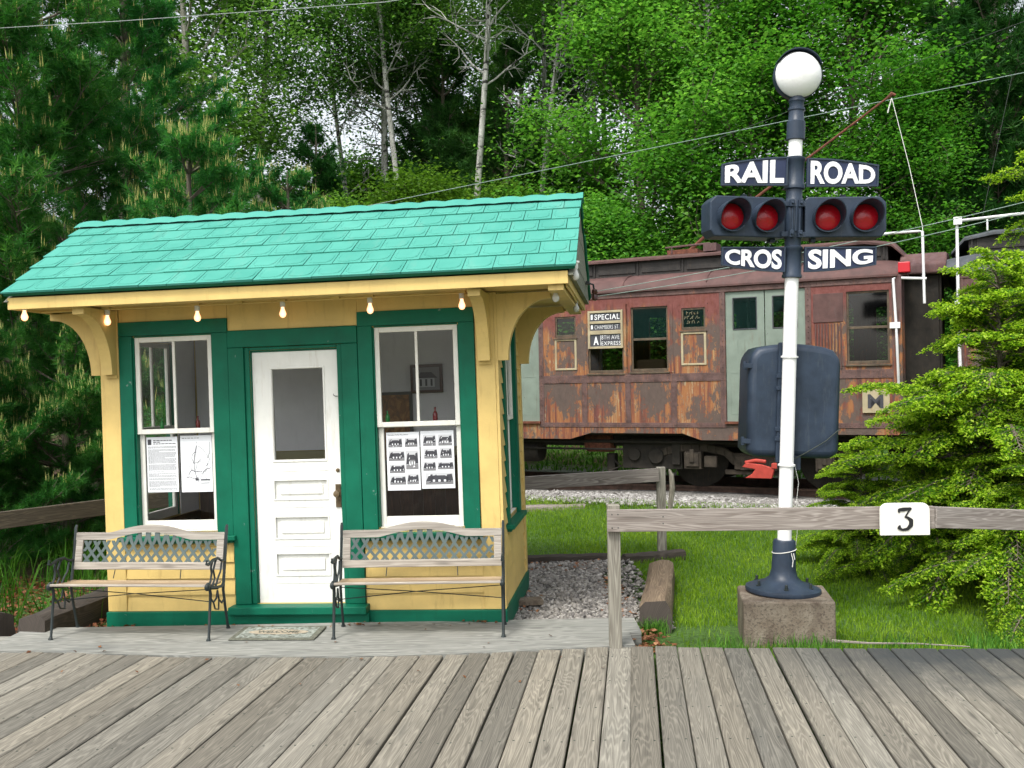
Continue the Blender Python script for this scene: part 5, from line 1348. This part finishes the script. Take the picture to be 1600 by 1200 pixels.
# fluted panel, corner post, red tail lamp, pipes and rails, trolley pole, rope
mb = MB()
for k in range(9): mb.box(-1.08+k*.042, -1.062+k*.042, -.018, -.001, 1.75, 2.38)
mb.box(-1.10, -.70, -.012, -.001, 2.40, 2.80); mb.build('vent_panel', M['roofred'], c1, bevel=.003)
for bb in ((-.06, .05, -.02, .06, 1.2, 3.0), (.0, .06, .3, .38, .84, 3.0), (.0, .06, 2.52, 2.6, .84, 3.0)): mb = MB(); mb.box(*bb); mb.build('corner_post', M['rust2'], c1, bevel=.006)
mb = MB(); mb.box(.005, .50, .42, 2.5, .9, 3.02); mb.box(.50, .53, .40, .50, .9, 3.05); mb.box(.50, .53, 1.0, 1.06, .9, 3.05); mb.build('vestibule', M['oily'], c1, bevel=.01)
mb = MB(); mb.prism([(.30, 3.02), (2.62, 3.02), (2.62, 3.16), (2.3, 3.34), (1.46, 3.42), (.62, 3.34), (.30, 3.16)], .0, .60, YZ); mb.build('roof_hood', M['rust2'], c1, bevel=.03, seg=3)
mb = MB(); mb.box(.01, .16, -.01, .12, 3.03, 3.17); mb.build('tail_lamp', M['redlamp'], c1, bevel=.01, seg=2)
mb = MB(); mb.tube([(.33, .02, 2.60), (.32, .02, 3.56), (.28, .05, 3.57), (-.62, .35, 3.62), (-.9, .5, 3.66)], .018, 8); mb.tube([(.36, .02, 2.93), (-.02, .0, 2.96), (-.05, -.05, 2.95), (-.02, -.06, 2.3), (.0, -.06, 1.5), (-.02, -.02, 1.45)], .018, 8)
mb.box(-.10, .03, -.08, -.03, 2.28, 2.36); mb.tube([(-.75, .4, 3.60), (-.1, .3, 3.60)], .012, 6); mb.build('grab_rail', M['silver'], c1, True)
mb = MB(); mb.tube([(-3.25, 1.4, 3.72), (-2.99, 1.4, 3.94), (-.16, 1.4, 5.80)], [.035, .026, .016], 8); mb.box(-3.55, -3.05, 1.2, 1.6, 3.64, 3.74); mb.tube([(-.20, 1.4, 5.77), (-.13, 1.4, 5.83), (-.08, 1.4, 5.80)], [.02, .035, .02], 8)
tp = mb.build('trolley_pole', M['rustred'], c1, True)
mb = MB(); mb.tube([(-.13, 1.38, 5.76), (.10, 1.2, 4.7), (.28, .9, 3.75), (.33, .5, 2.9)], .0045, 5); mb.tube([(-.13, 1.38, 5.76), (-.18, 1.38, 5.60), (-.19, 1.38, 5.55)], .010, 5); mb.build('rope', M['rope'], tp)
mb = MB(); mb.tube([(-3.4, .62, 3.70), (-2.7, .62, 3.72)], .016, 6); mb.tube([(-3.3, .62, 3.6), (-3.3, .62, 3.72)], .014, 6); mb.box(-2.8, -2.6, .6, .9, 3.60, 3.72); mb.build('roof_fitting', M['rust2'], c1)
mb = MB(); mb.lathe([(.02, -.55), (.19, -.52), (.21, -.45), (.21, .45), (.19, .52), (.02, .55)], 20, (-6.0, .42, .55), Matrix.Rotation(R(90), 3, 'Y')); mb.build('air_tank', M['oily'], c1, True)
mb = MB(); mb.lathe([(.02, -.24), (.15, -.22), (.16, -.2), (.16, .2), (.15, .22), (.02, .24)], 18, (-4.45, .40, .68), Matrix.Rotation(R(90), 3, 'Y')); mb.build('air_tank', M['rustred'], c1, True)
mb = MB(); mb.box(-4.05, -3.10, .3, 1.1, .28, .76); mb.lathe([(.10, 0), (.10, .04)], 14, (-3.85, .30, .5), Matrix.Rotation(R(90), 3, 'X')); mb.lathe([(.12, 0), (.12, .05)], 14, (-3.5, .30, .48), Matrix.Rotation(R(90), 3, 'X')); mb.box(-3.25, -3.12, .26, .3, .35, .7); mb.box(-3.9, -3.3, .24, .3, .68, .74)
mb.box(-4.33, -4.2, .35, .5, .18, .5); mb.tube([(-4.3, .4, .45), (-4.1, .35, .30), (-4.3, .33, .22)], .025, 6); mb.build('equipment_box', M['oily'], c1, bevel=.012)
mb = MB(); mb.box(-1.72, -1.35, .02, .16, .345, .42); mb.prism([(-2.10, .20), (-1.72, .20), (-1.68, .34), (-1.86, .40), (-2.08, .42), (-2.14, .36), (-1.95, .33), (-2.0, .26)], .03, .12, XY); mb.tube([(-2.1, .07, .42), (-1.95, .07, .455), (-1.8, .07, .44)], .03, 8)
mb.build('brake_rigging', M['redcoup'], c1, bevel=.008)
mb = MB(); mb.box(-.25, .75, 1.2, 1.7, .45, .75); mb.box(.2, .55, .9, 2.0, .4, .5); mb.build('coupler', M['oily'], c1, bevel=.01)
h2 = [(1.30, 2.05, 1.79, 2.79), (2.5, 3.3, 1.79, 2.79), (4.0, 5.13, 1.02, 2.9)]
c2 = coach('subway_coach', 'darker grey-roofed subway coach half hidden behind the hemlock', .72, 11.0, h2, [(4.0, 5.13)], h2[:2], dict(small=[], recess=[], seams=[1.2, 2.3, 3.4], skirt=[((3.2, 3.4), (6, 5.7), .745)]), (M['rust2'], M['roofgrey'], M['clere']), True)
truck(c2, 3.2)
mb = MB(); mb.tube([(.76, -.06, 1.4), (.74, -.06, 2.2), (.74, -.05, 3.60), (.80, .0, 3.66), (1.6, .2, 3.72), (2.4, .4, 3.74)], .020, 8); mb.box(.70, .80, -.10, -.04, 3.60, 3.70); mb.box(.70, .78, -.10, -.04, 2.5, 2.6); mb.tube([(1.1, .4, 3.56), (1.1, .4, 3.74)], .012, 6); mb.build('grab_rail', M['silver'], c2, True)

# overhead wires
def wire(name, pts, r, mat, label, sag=.0):
    P = []
    for i in range(len(pts)-1):
        for k in range(12):
            f_ = k/12; p = Vector(pts[i]).lerp(Vector(pts[i+1]), f_); p.z -= sag*4*f_*(1-f_); P.append(p)
    P.append(Vector(pts[-1])); mb = MB(); mb.tube(P, r, 5); o = mb.build(name, M[mat], None, True); tag(o, label, 'wire'); return o
e = bpy.context.view_layer.update(); hp = HM @ Vector((4.31, 1.55, 2.83)); hp2 = HM @ Vector((4.31, 1.55, 2.78))
wire('overhead_wire', [(-9, 13.3, 3.6), (-2.51, 16, 4.98), (8.62, 16, 7.04), (20, 16, 9.1)], .0065, 'wire', 'long green trolley wire rising from behind the turquoise roof to the upper right', .0)
wire('overhead_wire', [(-4.84-3, 12, 6.5), (-4.84, 12, 6.62), (-1.52, 12, 6.80), (3, 12, 7.4)], .0045, 'palewire', 'pale wire crossing the trees at the upper left')
wire('thin_wire', [tuple(hp), (4.83, 9.0, 3.62), (9, 8.4, 4.6)], .0038, 'wire', 'upper of two thin wires running right from the gable insulator', .04)
wire('thin_wire', [tuple(hp2), (4.83, 9.0, 3.53), (9, 8.4, 4.4)], .0038, 'wire', 'lower of two thin wires running right from the gable insulator', .06)
wire('thin_wire', [(2.8, 15, 5.6), (6.9, 15, 7.1), (10, 15, 8.2)], .0045, 'darkwire', 'dark wire behind the bell crossing the maple leaves')
wire('hanging_rope', [(7.9, 15, 6.7), (7.4, 15, 4.5)], .0035, 'darkwire', 'thin slack line hanging at the far right above the second coach')
mb = MB(); mb.tube([(-5.15, 20, .3), (-5.12, 20, 6.15)], [.16, .12], 12); o = mb.build('utility_pole', M['palebark'], None, True); tag(o, 'short grey wooden pole top standing in the pines above the hut roof', 'pole')

# ------------------------------------------------------------------ trees
def nrm(v): v = np.asarray(v, float); return v/(np.linalg.norm(v)+1e-9)
TREES = {}
def tree_obj(proto, name, loc, rz, sc, label, cat, group):
    if proto in TREES:
        t0 = TREES[proto]; t = copy_tree(t0); t.name = name
    else:
        t = PROTOS[proto](); TREES[proto] = t; t.name = name
    for c in t.children: pass
    t.matrix_world = Matrix.Translation(loc) @ Matrix.Rotation(rz, 4, 'Z') @ Matrix.Scale(sc, 4)
    for k in ('label', 'category', 'group'):
        if k in t: del t[k]
    tag(t, label, cat, group); return t
def decid(seed, H, cb, Rr, nl, per, leaf, barkm, leafm, tr=.14, dead=0, clump=.36, bend=.4, leafn=1.0, profile=None):
    r = np.random.default_rng(seed); root = empty('tree'); tk = MB(); lb = MB()
    nz = 11; ph = r.uniform(0, 6.28, 2); trunk = []
    for i in range(nz+1):
        f = i/nz; trunk.append(np.array([bend*math.sin(f*3.1+ph[0])*f, bend*math.sin(f*2.3+ph[1])*f, H*f*.97-.3]))
    tk.tube(trunk, [tr*(1-.82*(i/nz))+.012 for i in range(nz+1)], 9)
    C_ = []
    for i in range(nl):
        u = (i+.5)/nl; z = cb+(H*.93-cb)*u; j = min(int(z/H*nz), nz-1); p = trunk[j]+(trunk[j+1]-trunk[j])*(z/H*nz-j)
        prof = profile(u) if profile else (.45+.55*math.sin(math.pi*min(1, u*1.05+.1)))
        L_ = Rr*prof*r.uniform(.7, 1.1); az = i*2.399+r.uniform(-.5, .5); el = r.uniform(.1, .6)+u*.5
        d = np.array([math.cos(az)*math.cos(el), math.sin(az)*math.cos(el), math.sin(el)]); pts = [p]
        for k in range(5):
            d = nrm(d+r.normal(0, .13, 3)+np.array([0, 0, .05])); pts.append(pts[-1]+d*L_/5)
        lb.tube(pts, [.042*tr/.14*(1-.15*k) for k in range(6)] if i >= 0 else .03, 5, cap=False)
        isdead = i < dead
        for s_ in range(6):
            f = r.uniform(.3, 1.0); k = min(int(f*5), 4); q = pts[k]+(pts[k+1]-pts[k])*(f*5-k)
            dd = nrm(d*.6+r.normal(0, .6, 3)+np.array([0, 0, .15])); l2 = L_*r.uniform(.22, .42); tip = q+dd*l2; mid = (q+tip)/2+r.normal(0, .06, 3)
            lb.tube([q, mid, tip], [.016, .011, .005], 4, cap=False)
            if isdead:
                for z_ in range(2): lb.tube([mid, mid+nrm(dd+r.normal(0, .7, 3))*l2*.6], [.008, .003], 3, cap=False)
            else: C_ += [tip, mid]
        if not isdead: C_ += [pts[-1], pts[-2], pts[3]]
    C_ += [trunk[-1], trunk[-2]]
    C_ = np.array(C_); n = int(per*leafn); P = np.repeat(C_, n, 0); sg = r.uniform(.7, 1.35, len(C_))[:, None].repeat(n, 0)
    P = P+r.normal(0, 1, P.shape)*clump*sg*np.array([1, 1, .62])
    keep = P[:, 2] > .1; P = P[keep]
    global rng; old = rng; rng = r; V, F = quadleaves(P, leaf, .72, .9); rng = old
    ct = r.normal(.42, .24, len(C_)).repeat(n)[keep]; tone = np.clip(ct+r.normal(0, .16, len(P))+.10*(P[:, 2]/H-.5), 0, 1)
    tk.build('trunk', barkm, root, True, recalc=False); lb.build('limbs', barkm, root, True, recalc=False)
    npmesh('crown', V, F, [leafm], tone=tone, parent=root)
    return root
def needles_tufts(r, C_, D_, n, L_, w):
    """bursts of long needles round shoot tips; C_ centres, D_ shoot directions"""
    m = len(C_); P = np.repeat(C_, n, 0); D = np.repeat(D_, n, 0)
    d = D*.65+r.normal(0, .62, P.shape); d /= np.linalg.norm(d, axis=1)[:, None]
    back = r.uniform(0, .11, len(P))[:, None]; P = P-D*back
    ln = (L_*r.uniform(.7, 1.15, len(P)))[:, None]; s = np.cross(d, r.normal(0, 1, P.shape)); s /= np.linalg.norm(s, axis=1)[:, None]+1e-9
    V = np.stack([P-s*w*.5, P+s*w*.5, P+d*ln-np.array([0, 0, .012])], 1).reshape(-1, 3); F = np.arange(len(P)*3).reshape(-1, 3)
    return V, F
def pine(seed, H, Rr, z0, mat, tufts=26, nl=.13, cand=True, dens=1.0, w=.0075, candf=.35):
    r = np.random.default_rng(seed); root = empty('tree'); tk = MB(); lb = MB()
    tk.tube([(0, 0, -.3), (.03, .02, H*.5), (0, 0, H)], [.16*H/8, .09*H/8, .02], 9)
    C_ = []; D_ = []; z = z0
    while z < H-.15:
        nb = r.integers(5, 8); u = (z-z0)/(H-z0); base = Rr*(1-u)**.75+.12
        for b in range(nb):
            az = r.uniform(0, 6.28); L_ = base*r.uniform(.65, 1.12); d = nrm([math.cos(az), math.sin(az), r.uniform(-.05, .25)+u*.5]); pts = [np.array([0, 0, z])]
            K = 6
            for k in range(K):
                d = nrm(d+np.array([0, 0, .09])+r.normal(0, .05, 3)); pts.append(pts[-1]+d*L_/K)
            lb.tube(pts, [.022*(1-.13*k) for k in range(K+1)], 4, cap=False)
            ns = int((6+L_*15)*dens)
            for s_ in range(ns):
                f = r.uniform(.18, 1)**.8; k = min(int(f*K), K-1); q = pts[k]+(pts[k+1]-pts[k])*(f*K-k); t = nrm(pts[k+1]-pts[k])
                side = nrm(np.cross(t, [0, 0, 1]))*(1 if r.random() < .5 else -1); dd = nrm(t*.7+side*r.uniform(.2, 1)+np.array([0, 0, r.uniform(.0, .45)])+r.normal(0, .15, 3))
                l2 = L_*.30*(1.15-f*.6)*r.uniform(.5, 1.1)+.08; tip = q+dd*l2
                if r.random() < .4: lb.tube([q, tip], [.007, .004], 3, cap=False)
                C_.append(tip); D_.append(nrm(dd+np.array([0, 0, .35])))
                if l2 > .25: C_.append(q+dd*l2*.55+r.normal(0, .03, 3)); D_.append(dd)
            C_.append(pts[-1]); D_.append(d)
        z += .30+.10*r.random()
    C_.append(np.array([0, 0, H])); D_.append(np.array([0, 0, 1.])); C_ = np.array(C_); D_ = np.array(D_)
    V, F = needles_tufts(r, C_, D_, tufts, nl, w); tone = np.clip(r.normal(.45, .18, len(C_)).repeat(tufts)+r.normal(0, .12, len(F)), 0, 1)
    tk.build('trunk', M['bark'], root, True, recalc=False); lb.build('limbs', M['bark'], root, True, recalc=False)
    npmesh('needles', V, F, [mat], tone=tone, parent=root)
    if cand:
        rad = np.hypot(C_[:, 0], C_[:, 1]); lim = Rr*(1-np.clip((C_[:, 2]-z0)/(H-z0), 0, 1))**.75+.12
        sel = np.where((rad > lim*.55) & (C_[:, 2] > H*.30) & (r.random(len(C_)) < candf))[0]
        P = []; 
        for i in sel:
            k = r.integers(2, 5); c = C_[i]
            for j in range(k): P.append(c+np.array([r.normal(0, .022), r.normal(0, .022), 0]))
        P = np.array(P); n = len(P); h = r.uniform(.05, .20, n)[:, None]; lean = r.normal(0, .12, (n, 3)); lean[:, 2] = 1
        vs = []; 
        for a in (0, 2.1, 4.2): vs.append(P+np.array([math.cos(a), math.sin(a), 0])*.0075)
        tipv = P+lean*h; V = np.stack(vs+[tipv], 1).reshape(-1, 3); b = np.arange(n)[:, None]*4
        F = np.concatenate([b+np.array(q) for q in ([0, 1, 3], [1, 2, 3], [2, 0, 3])]); tn = np.tile(r.uniform(0, 1, n), 3)
        npmesh('new_shoots', V, F, [M['candle']], tone=tn, parent=root)
    return root
def hemlock(seed, H, Rr, z0=.25, dens=1.0, side=None):
    r = np.random.default_rng(seed); root = empty('tree'); tk = MB(); lb = MB(); tk.tube([(0, 0, -.2), (.04, .02, H*.5), (.0, .05, H)], [.055*H/3, .03*H/3, .006], 8)
    LP = []; LD = []; TP = []; TD = []; z = z0
    while z < H-.05:
        u = (z-z0)/(H-z0); nb = 2
        for b in range(nb):
            az = r.uniform(0, 6.28); L_ = (Rr*(1-u)**.8*r.uniform(.55, 1.15)+.10)*(1 if side is None else side(az)); el = .62-.2*(1-u)+r.uniform(-.2, .35); d = nrm([math.cos(az)*math.cos(el), math.sin(az)*math.cos(el), math.sin(el)]); pts = [np.array([0, 0, z])]; K = 10
            for k in range(K):
                d = nrm(d+np.array([0, 0, -.10-.02*k/K])+r.normal(0, .05, 3)); pts.append(pts[-1]+d*L_/K)
            lb.tube(pts, [.012*(1-.085*k)*(.6+L_*.4) for k in range(K+1)], 4, cap=False)
            nt = int((L_*26+4)*dens)
            for s_ in range(nt):
                f = (s_+.5+r.uniform(-.4, .4))/nt; f = .12+.88*f; k = min(int(f*K), K-1); q = pts[k]+(pts[k+1]-pts[k])*(f*K-k); t = nrm(pts[k+1]-pts[k]); sd = nrm(np.cross(t, [0, 0, 1]))*(1 if s_ % 2 else -1)
                l2 = min(.34, L_*.34)*(1.05-f*.75)*r.uniform(.7, 1.2)+.03; dd = nrm(sd*.85+t*.75+np.array([0, 0, r.uniform(-.12, .12)])); pr = q
                m = max(3, int(l2/.032)); 
                for a in range(m):
                    g = (a+1)/m; p = q+dd*l2*g+np.array([0, 0, -.10*l2*g*g*2]); 
                    lat = nrm(np.cross(dd, [0, 0, 1]))
                    for sgn in (-1, 1):
                        ld = nrm(dd*.8+lat*sgn); l3 = .055*(1.1-g*.5)
                        for w_ in (.3, .62, .95): LP.append(p+ld*l3*w_+r.normal(0, .004, 3)); LD.append(ld)
                        if r.random() < (.40+.45*g)*min(1, .45+f): TP.append(p+ld*l3*1.35+np.array([0, 0, -.006])); TD.append(ld+np.array([0, 0, -.5]))
                TP.append(q+dd*(l2+.02)+np.array([0, 0, -.2*l2])); TD.append(dd+np.array([0, 0, -.6]))
                if l2 > .12: lb.tube([q, q+dd*l2*.9+np.array([0, 0, -.15*l2])], [.004, .002], 3, cap=False)
            TP.append(pts[-1]); TD.append(d)
        z += .060/dens*(H/3)
    LP, LD, TP, TD = map(np.array, (LP, LD, TP, TD)); global rng; old = rng; rng = r
    V, F = quadleaves(LP, .032, .42, 1.1, LD, .15); npmesh('foliage', V, F, [M['hemold']], tone=np.clip(r.normal(.45, .2, len(F)), 0, 1), parent=root)
    k = 3; P = np.repeat(TP, k, 0)+r.normal(0, .014, (len(TP)*k, 3)); D = np.repeat(TD, k, 0); V, F = quadleaves(P, .036, .55, .6, D, .4); npmesh('new_tips', V, F, [M['hemnew']], tone=np.clip(r.normal(.5, .22, len(F)), 0, 1), parent=root)
    rng = old; tk.build('trunk', M['bark'], root, True, recalc=False); lb.build('limbs', M['bark'], root, True, recalc=False)
    return root
PROTOS = dict(
    maple=lambda: decid(1, 12.5, 1.2, 3.3, 40, 84, .115, M['bark'], M['maple'], .13, clump=.43),
    maple2=lambda: decid(2, 11.0, .8, 2.9, 36, 84, .11, M['bark'], M['maple'], .12, clump=.40),
    birch=lambda: decid(3, 17.5, 8.2, 2.5, 30, 66, .105, M['birch'], M['birchleaf'], .10, dead=3, clump=.42, bend=.45),
    birch2=lambda: decid(4, 17.5, 9.0, 2.2, 26, 56, .10, M['birch'], M['birchleaf'], .10, dead=5, clump=.44, bend=.8),
    poplar=lambda: decid(5, 15.5, 4.5, 2.8, 32, 66, .11, M['palebark'], M['birchleaf'], .12, dead=2, clump=.42, bend=.5),
    shrub=lambda: decid(6, 6.6, 1.3, 2.1, 28, 95, .10, M['bark'], M['shrubleaf'], .07, clump=.40),
    shrub2=lambda: decid(8, 5.2, 1.1, 1.9, 24, 95, .105, M['bark'], M['maple'], .06, clump=.38),
    deadtree=lambda: decid(9, 15.0, 6.5, 2.2, 22, 8, .12, M['birch'], M['birchleaf'], .09, dead=17, clump=.3, bend=.9),
    pinebig=lambda: pine(21, 9.5, 3.0, .2, M['pineneedle'], 30, .15, True, 1.2, w=.011, candf=.16),
    pineyoung=lambda: pine(22, 5.8, 2.3, .15, M['pineneedle'], 32, .14, True, 1.35, w=.0105, candf=.5),
    pinedark=lambda: pine(23, 9.0, 2.6, .5, M['darkneedle'], 20, .19, False, 1.0, .018),
    hemA=lambda: hemlock(31, 3.15, 1.95, .10, 1.15),
    hemB=lambda: hemlock(32, 5.2, 1.9, .8, .8),
)
def at(px, Y, dz=0):   # place on the terrain, from a bearing (image column) and a distance
    x = (px-800)/1500*Y; return (x, Y, float(terr(np.array(x), np.array(Y)))+dz)
G = dict(p='pines on the left', b='white-barked birches behind the hut', m='maples behind the coaches', s='undergrowth below the trees', q='background woodland', h='hemlocks by the signal', d='dark pines')
TL = [
 ('pinebig', 'pine_tree', 40, 13.6, 0, 1.05, 'tall dense pine filling the left edge behind the fence', 'pine tree', 'p'),
 ('pineyoung', 'pine_tree', 300, 13.4, .7, 1.0, 'younger pine covered in pale upright shoots above the left of the roof', 'pine tree', 'p'),
 ('pineyoung', 'pine_tree', 105, 12.2, 2.6, .72, 'lower pine with yellow shoots just left of the hut wall', 'pine tree', 'p'),
 ('pinebig', 'pine_tree', 205, 16.8, 3.9, 1.10, 'second tall pine standing behind the younger pine', 'pine tree', 'p'),
 ('pineyoung', 'pine_tree', 455, 17.5, 4.4, .98, 'small pine whose tips show above the middle of the turquoise roof', 'pine tree', 'p'),
 ('pineyoung', 'pine_tree', -60, 10.6, 1.9, .6, 'low pine cut off by the left edge above the tall grass', 'pine tree', 'p'),
 ('birch', 'birch_tree', 597, 27, 0, 1.0, 'left trunk of the close birch pair behind the roof', 'birch', 'b'),
 ('birch', 'birch_tree', 616, 27.8, 2.1, 1.02, 'right trunk of the close birch pair behind the roof', 'birch', 'b'),
 ('birch2', 'birch_tree', 648, 25.5, 4.0, .98, 'birch standing just right of the close pair', 'birch', 'b'),
 ('birch2', 'birch_tree', 735, 24, .3, 1.0, 'whitest leaning birch with bare lower trunk over the roof centre', 'birch', 'b'),
 ('birch2', 'birch_tree', 862, 26, 2.4, 1.0, 'birch with bare twiggy branches above the right end of the roof', 'birch', 'b'),
 ('deadtree', 'dead_birch', 845, 24, .4, 1.0, 'half dead birch with bare crooked branches against the sky', 'birch', 'b'),
 ('birch', 'birch_tree', 925, 28, 5.2, 1.0, 'slim birch half hidden behind the left maple', 'birch', 'b'),
 ('birch', 'birch_tree', 960, 30, 3.1, 1.0, 'rear birch beside the slim one at the left maple', 'birch', 'b'),
 ('birch2', 'birch_tree', 1085, 25, 1.4, 1.0, 'pale trunk seen between the two front maples', 'birch', 'b'),
 ('deadtree', 'dead_birch', 560, 28, 3.3, 1.0, 'thin dead tree in the sky gap left of the birch pair', 'birch', 'b'),
 ('deadtree', 'dead_birch', 1530, 24, 1.3, 1.0, 'bare pale leaning trunk between the dark pines at the upper right', 'dead tree', 'q'),
 ('maple', 'maple_tree', 1020, 22.5, 0, .98, 'bright green maple behind the roof end and the signal left side', 'maple', 'm'),
 ('maple2', 'maple_tree', 1180, 22, 1.1, 1.0, 'bright green maple directly behind the bell', 'maple', 'm'),
 ('maple', 'maple_tree', 1335, 22.5, 2.2, 1.0, 'tall maple right of the signal lamp', 'maple', 'm'),
 ('maple2', 'maple_tree', 1110, 27, 3.7, 1.12, 'tall maple crown rising behind the two front maples', 'maple', 'm'),
 ('maple2', 'maple_tree', 1440, 20, 4.9, .72, 'lower maple above the gap between the two coaches', 'maple', 'm'),
 ('maple', 'maple_tree', 930, 27, 4.1, .60, 'leafy sapling above the right end of the turquoise roof', 'maple', 'm'),
 ('poplar', 'poplar_tree', 405, 25, .2, .92, 'light green leafy tree right of the tall pines', 'poplar', 'q'),
 ('poplar', 'poplar_tree', 300, 22, 1.6, 1.05, 'leafy tree rising behind the young pine at the top left', 'poplar', 'q'),
  ('poplar', 'poplar_tree', 705, 31, 2.9, 1.05, 'far leafy tree between the birch pair and the leaning birch', 'poplar', 'q'),
 ('poplar', 'poplar_tree', 815, 34, 5.0, 1.1, 'far leafy tree right of the leaning birch', 'poplar', 'q'),
 ('poplar', 'poplar_tree', 1060, 32, .9, 1.15, 'far leafy tree seen behind the left maple', 'poplar', 'q'),
 ('poplar', 'poplar_tree', 1400, 31, 2.0, 1.1, 'far leafy tree behind the tall maple right of the lamp', 'poplar', 'q'),
 ('pinedark', 'pine_tree', 1560, 21, 0, 1.30, 'dark pine at the right edge behind the second coach', 'pine tree', 'd'),
 ('pinedark', 'pine_tree', 1500, 26, 2.0, 1.40, 'dark pine further back left of the right edge pine', 'pine tree', 'd'),
 ('pinedark', 'pine_tree', 1680, 23, 4.0, 1.35, 'dark pine cut off by the right edge', 'pine tree', 'd'),
 ('pinedark', 'pine_tree', 800, 25.5, 3.0, 1.12, 'low dark pine between the leaning birch and the dead birch', 'pine tree', 'd'),
 ('pinedark', 'pine_tree', 700, 27, 1.0, 1.18, 'low dark pine left of the leaning birch', 'pine tree', 'd'),
 ('pinedark', 'pine_tree', 500, 23, 5.0, .86, 'dark pine behind the small pine over the roof', 'pine tree', 'd'),
 ('pinedark', 'pine_tree', 905, 30, 2.2, 1.05, 'low dark pine below the slim birch', 'pine tree', 'd'),
 ('shrub', 'sapling', 540, 21.5, 0, .90, 'leafy understory tree just above the middle of the roof ridge', 'small tree', 's'),
 ('shrub', 'sapling', 650, 22.5, 1.5, .98, 'leafy understory tree at the foot of the three birches', 'small tree', 's'),
 ('shrub', 'sapling', 790, 24, 3.1, .95, 'leafy understory tree right of the leaning birch', 'small tree', 's'),
 ('shrub2', 'sapling', 870, 23, .5, 1.08, 'bright young maple above the right part of the ridge', 'small tree', 's'),
 ('shrub2', 'sapling', 945, 22, 2.5, 1.0, 'bush just right of the gable end above the coach roof', 'small tree', 's'),
 ('shrub2', 'sapling', 1035, 22, 4.0, .85, 'bright bush over the coach roof left of the signal', 'small tree', 's'),
 ('shrub', 'sapling', 1130, 22.5, 5.0, .75, 'dark leafy shrub behind the left lamp unit', 'small tree', 's'),
 ('shrub', 'sapling', 1290, 20.5, .9, .75, 'leafy shrub behind the right lamp unit', 'small tree', 's'),
 ('shrub', 'sapling', 1420, 20, 2.2, .72, 'leafy shrub behind the gap between the coaches', 'small tree', 's'),
 ('shrub', 'sapling', 745, 30, 4.2, 1.45, 'understory tree far behind the leaning birch', 'small tree', 's'),
 ('shrub', 'sapling', 560, 31, 2.2, 1.25, 'understory tree far behind the birch pair', 'small tree', 's'),
 ('hemA', 'hemlock_tree', 1565, 9.4, .5, 1.04, 'bright green hemlock overhanging the fence right of the number 3', 'hemlock', 'h'),
 ('hemB', 'hemlock_tree', 1690, 10.0, 1.0, 1.0, 'taller hemlock reaching in from the right edge', 'hemlock', 'h'),
 ('hemA', 'hemlock_tree', 1455, 9.9, 3.4, .58, 'smaller hemlock close behind the number 3 in front of the coach end', 'hemlock', 'h'),
 ('hemA', 'hemlock_tree', 1340, 10.3, 5.0, .44, 'low hemlock sapling just right of the signal pole behind the fence', 'hemlock', 'h'),
 ('hemA', 'hemlock_tree', 1650, 8.55, 4.1, .72, 'small hemlock at the lower right corner by the boardwalk', 'hemlock', 'h'),
]
for i, (pr, nm, px, Y, rz, sc, lab, cat, g_) in enumerate(TL):
    tree_obj(pr, nm, at(px, Y), rz, sc, lab, cat, G[g_])
# the far wood that closes the view between the trunks
def far_wood():
    r = np.random.default_rng(77); n = 90000; x = r.uniform(-34, 36, n); y = r.uniform(36, 48, n); hgt = 3.6+1.3*np.sin(x*.9+1)+1.0*np.sin(x*.37)+.8*np.sin(x*2.3)
    z = terr(x, y)+np.abs(r.beta(1.3, 1.6, n))*hgt; P = np.stack([x, y, z], 1); global rng; old = rng; rng = r; V, F = quadleaves(P, .34, .7, .5); rng = old
    o = npmesh('far_wood', V, F, [M['birchleaf']], tone=np.clip(.35+.15*np.sin(x*1.7)+r.normal(0, .15, n), 0, 1)); tag(o, 'far-off dark green woodland closing the view behind the trunks', 'woodland', kind='stuff')
far_wood()
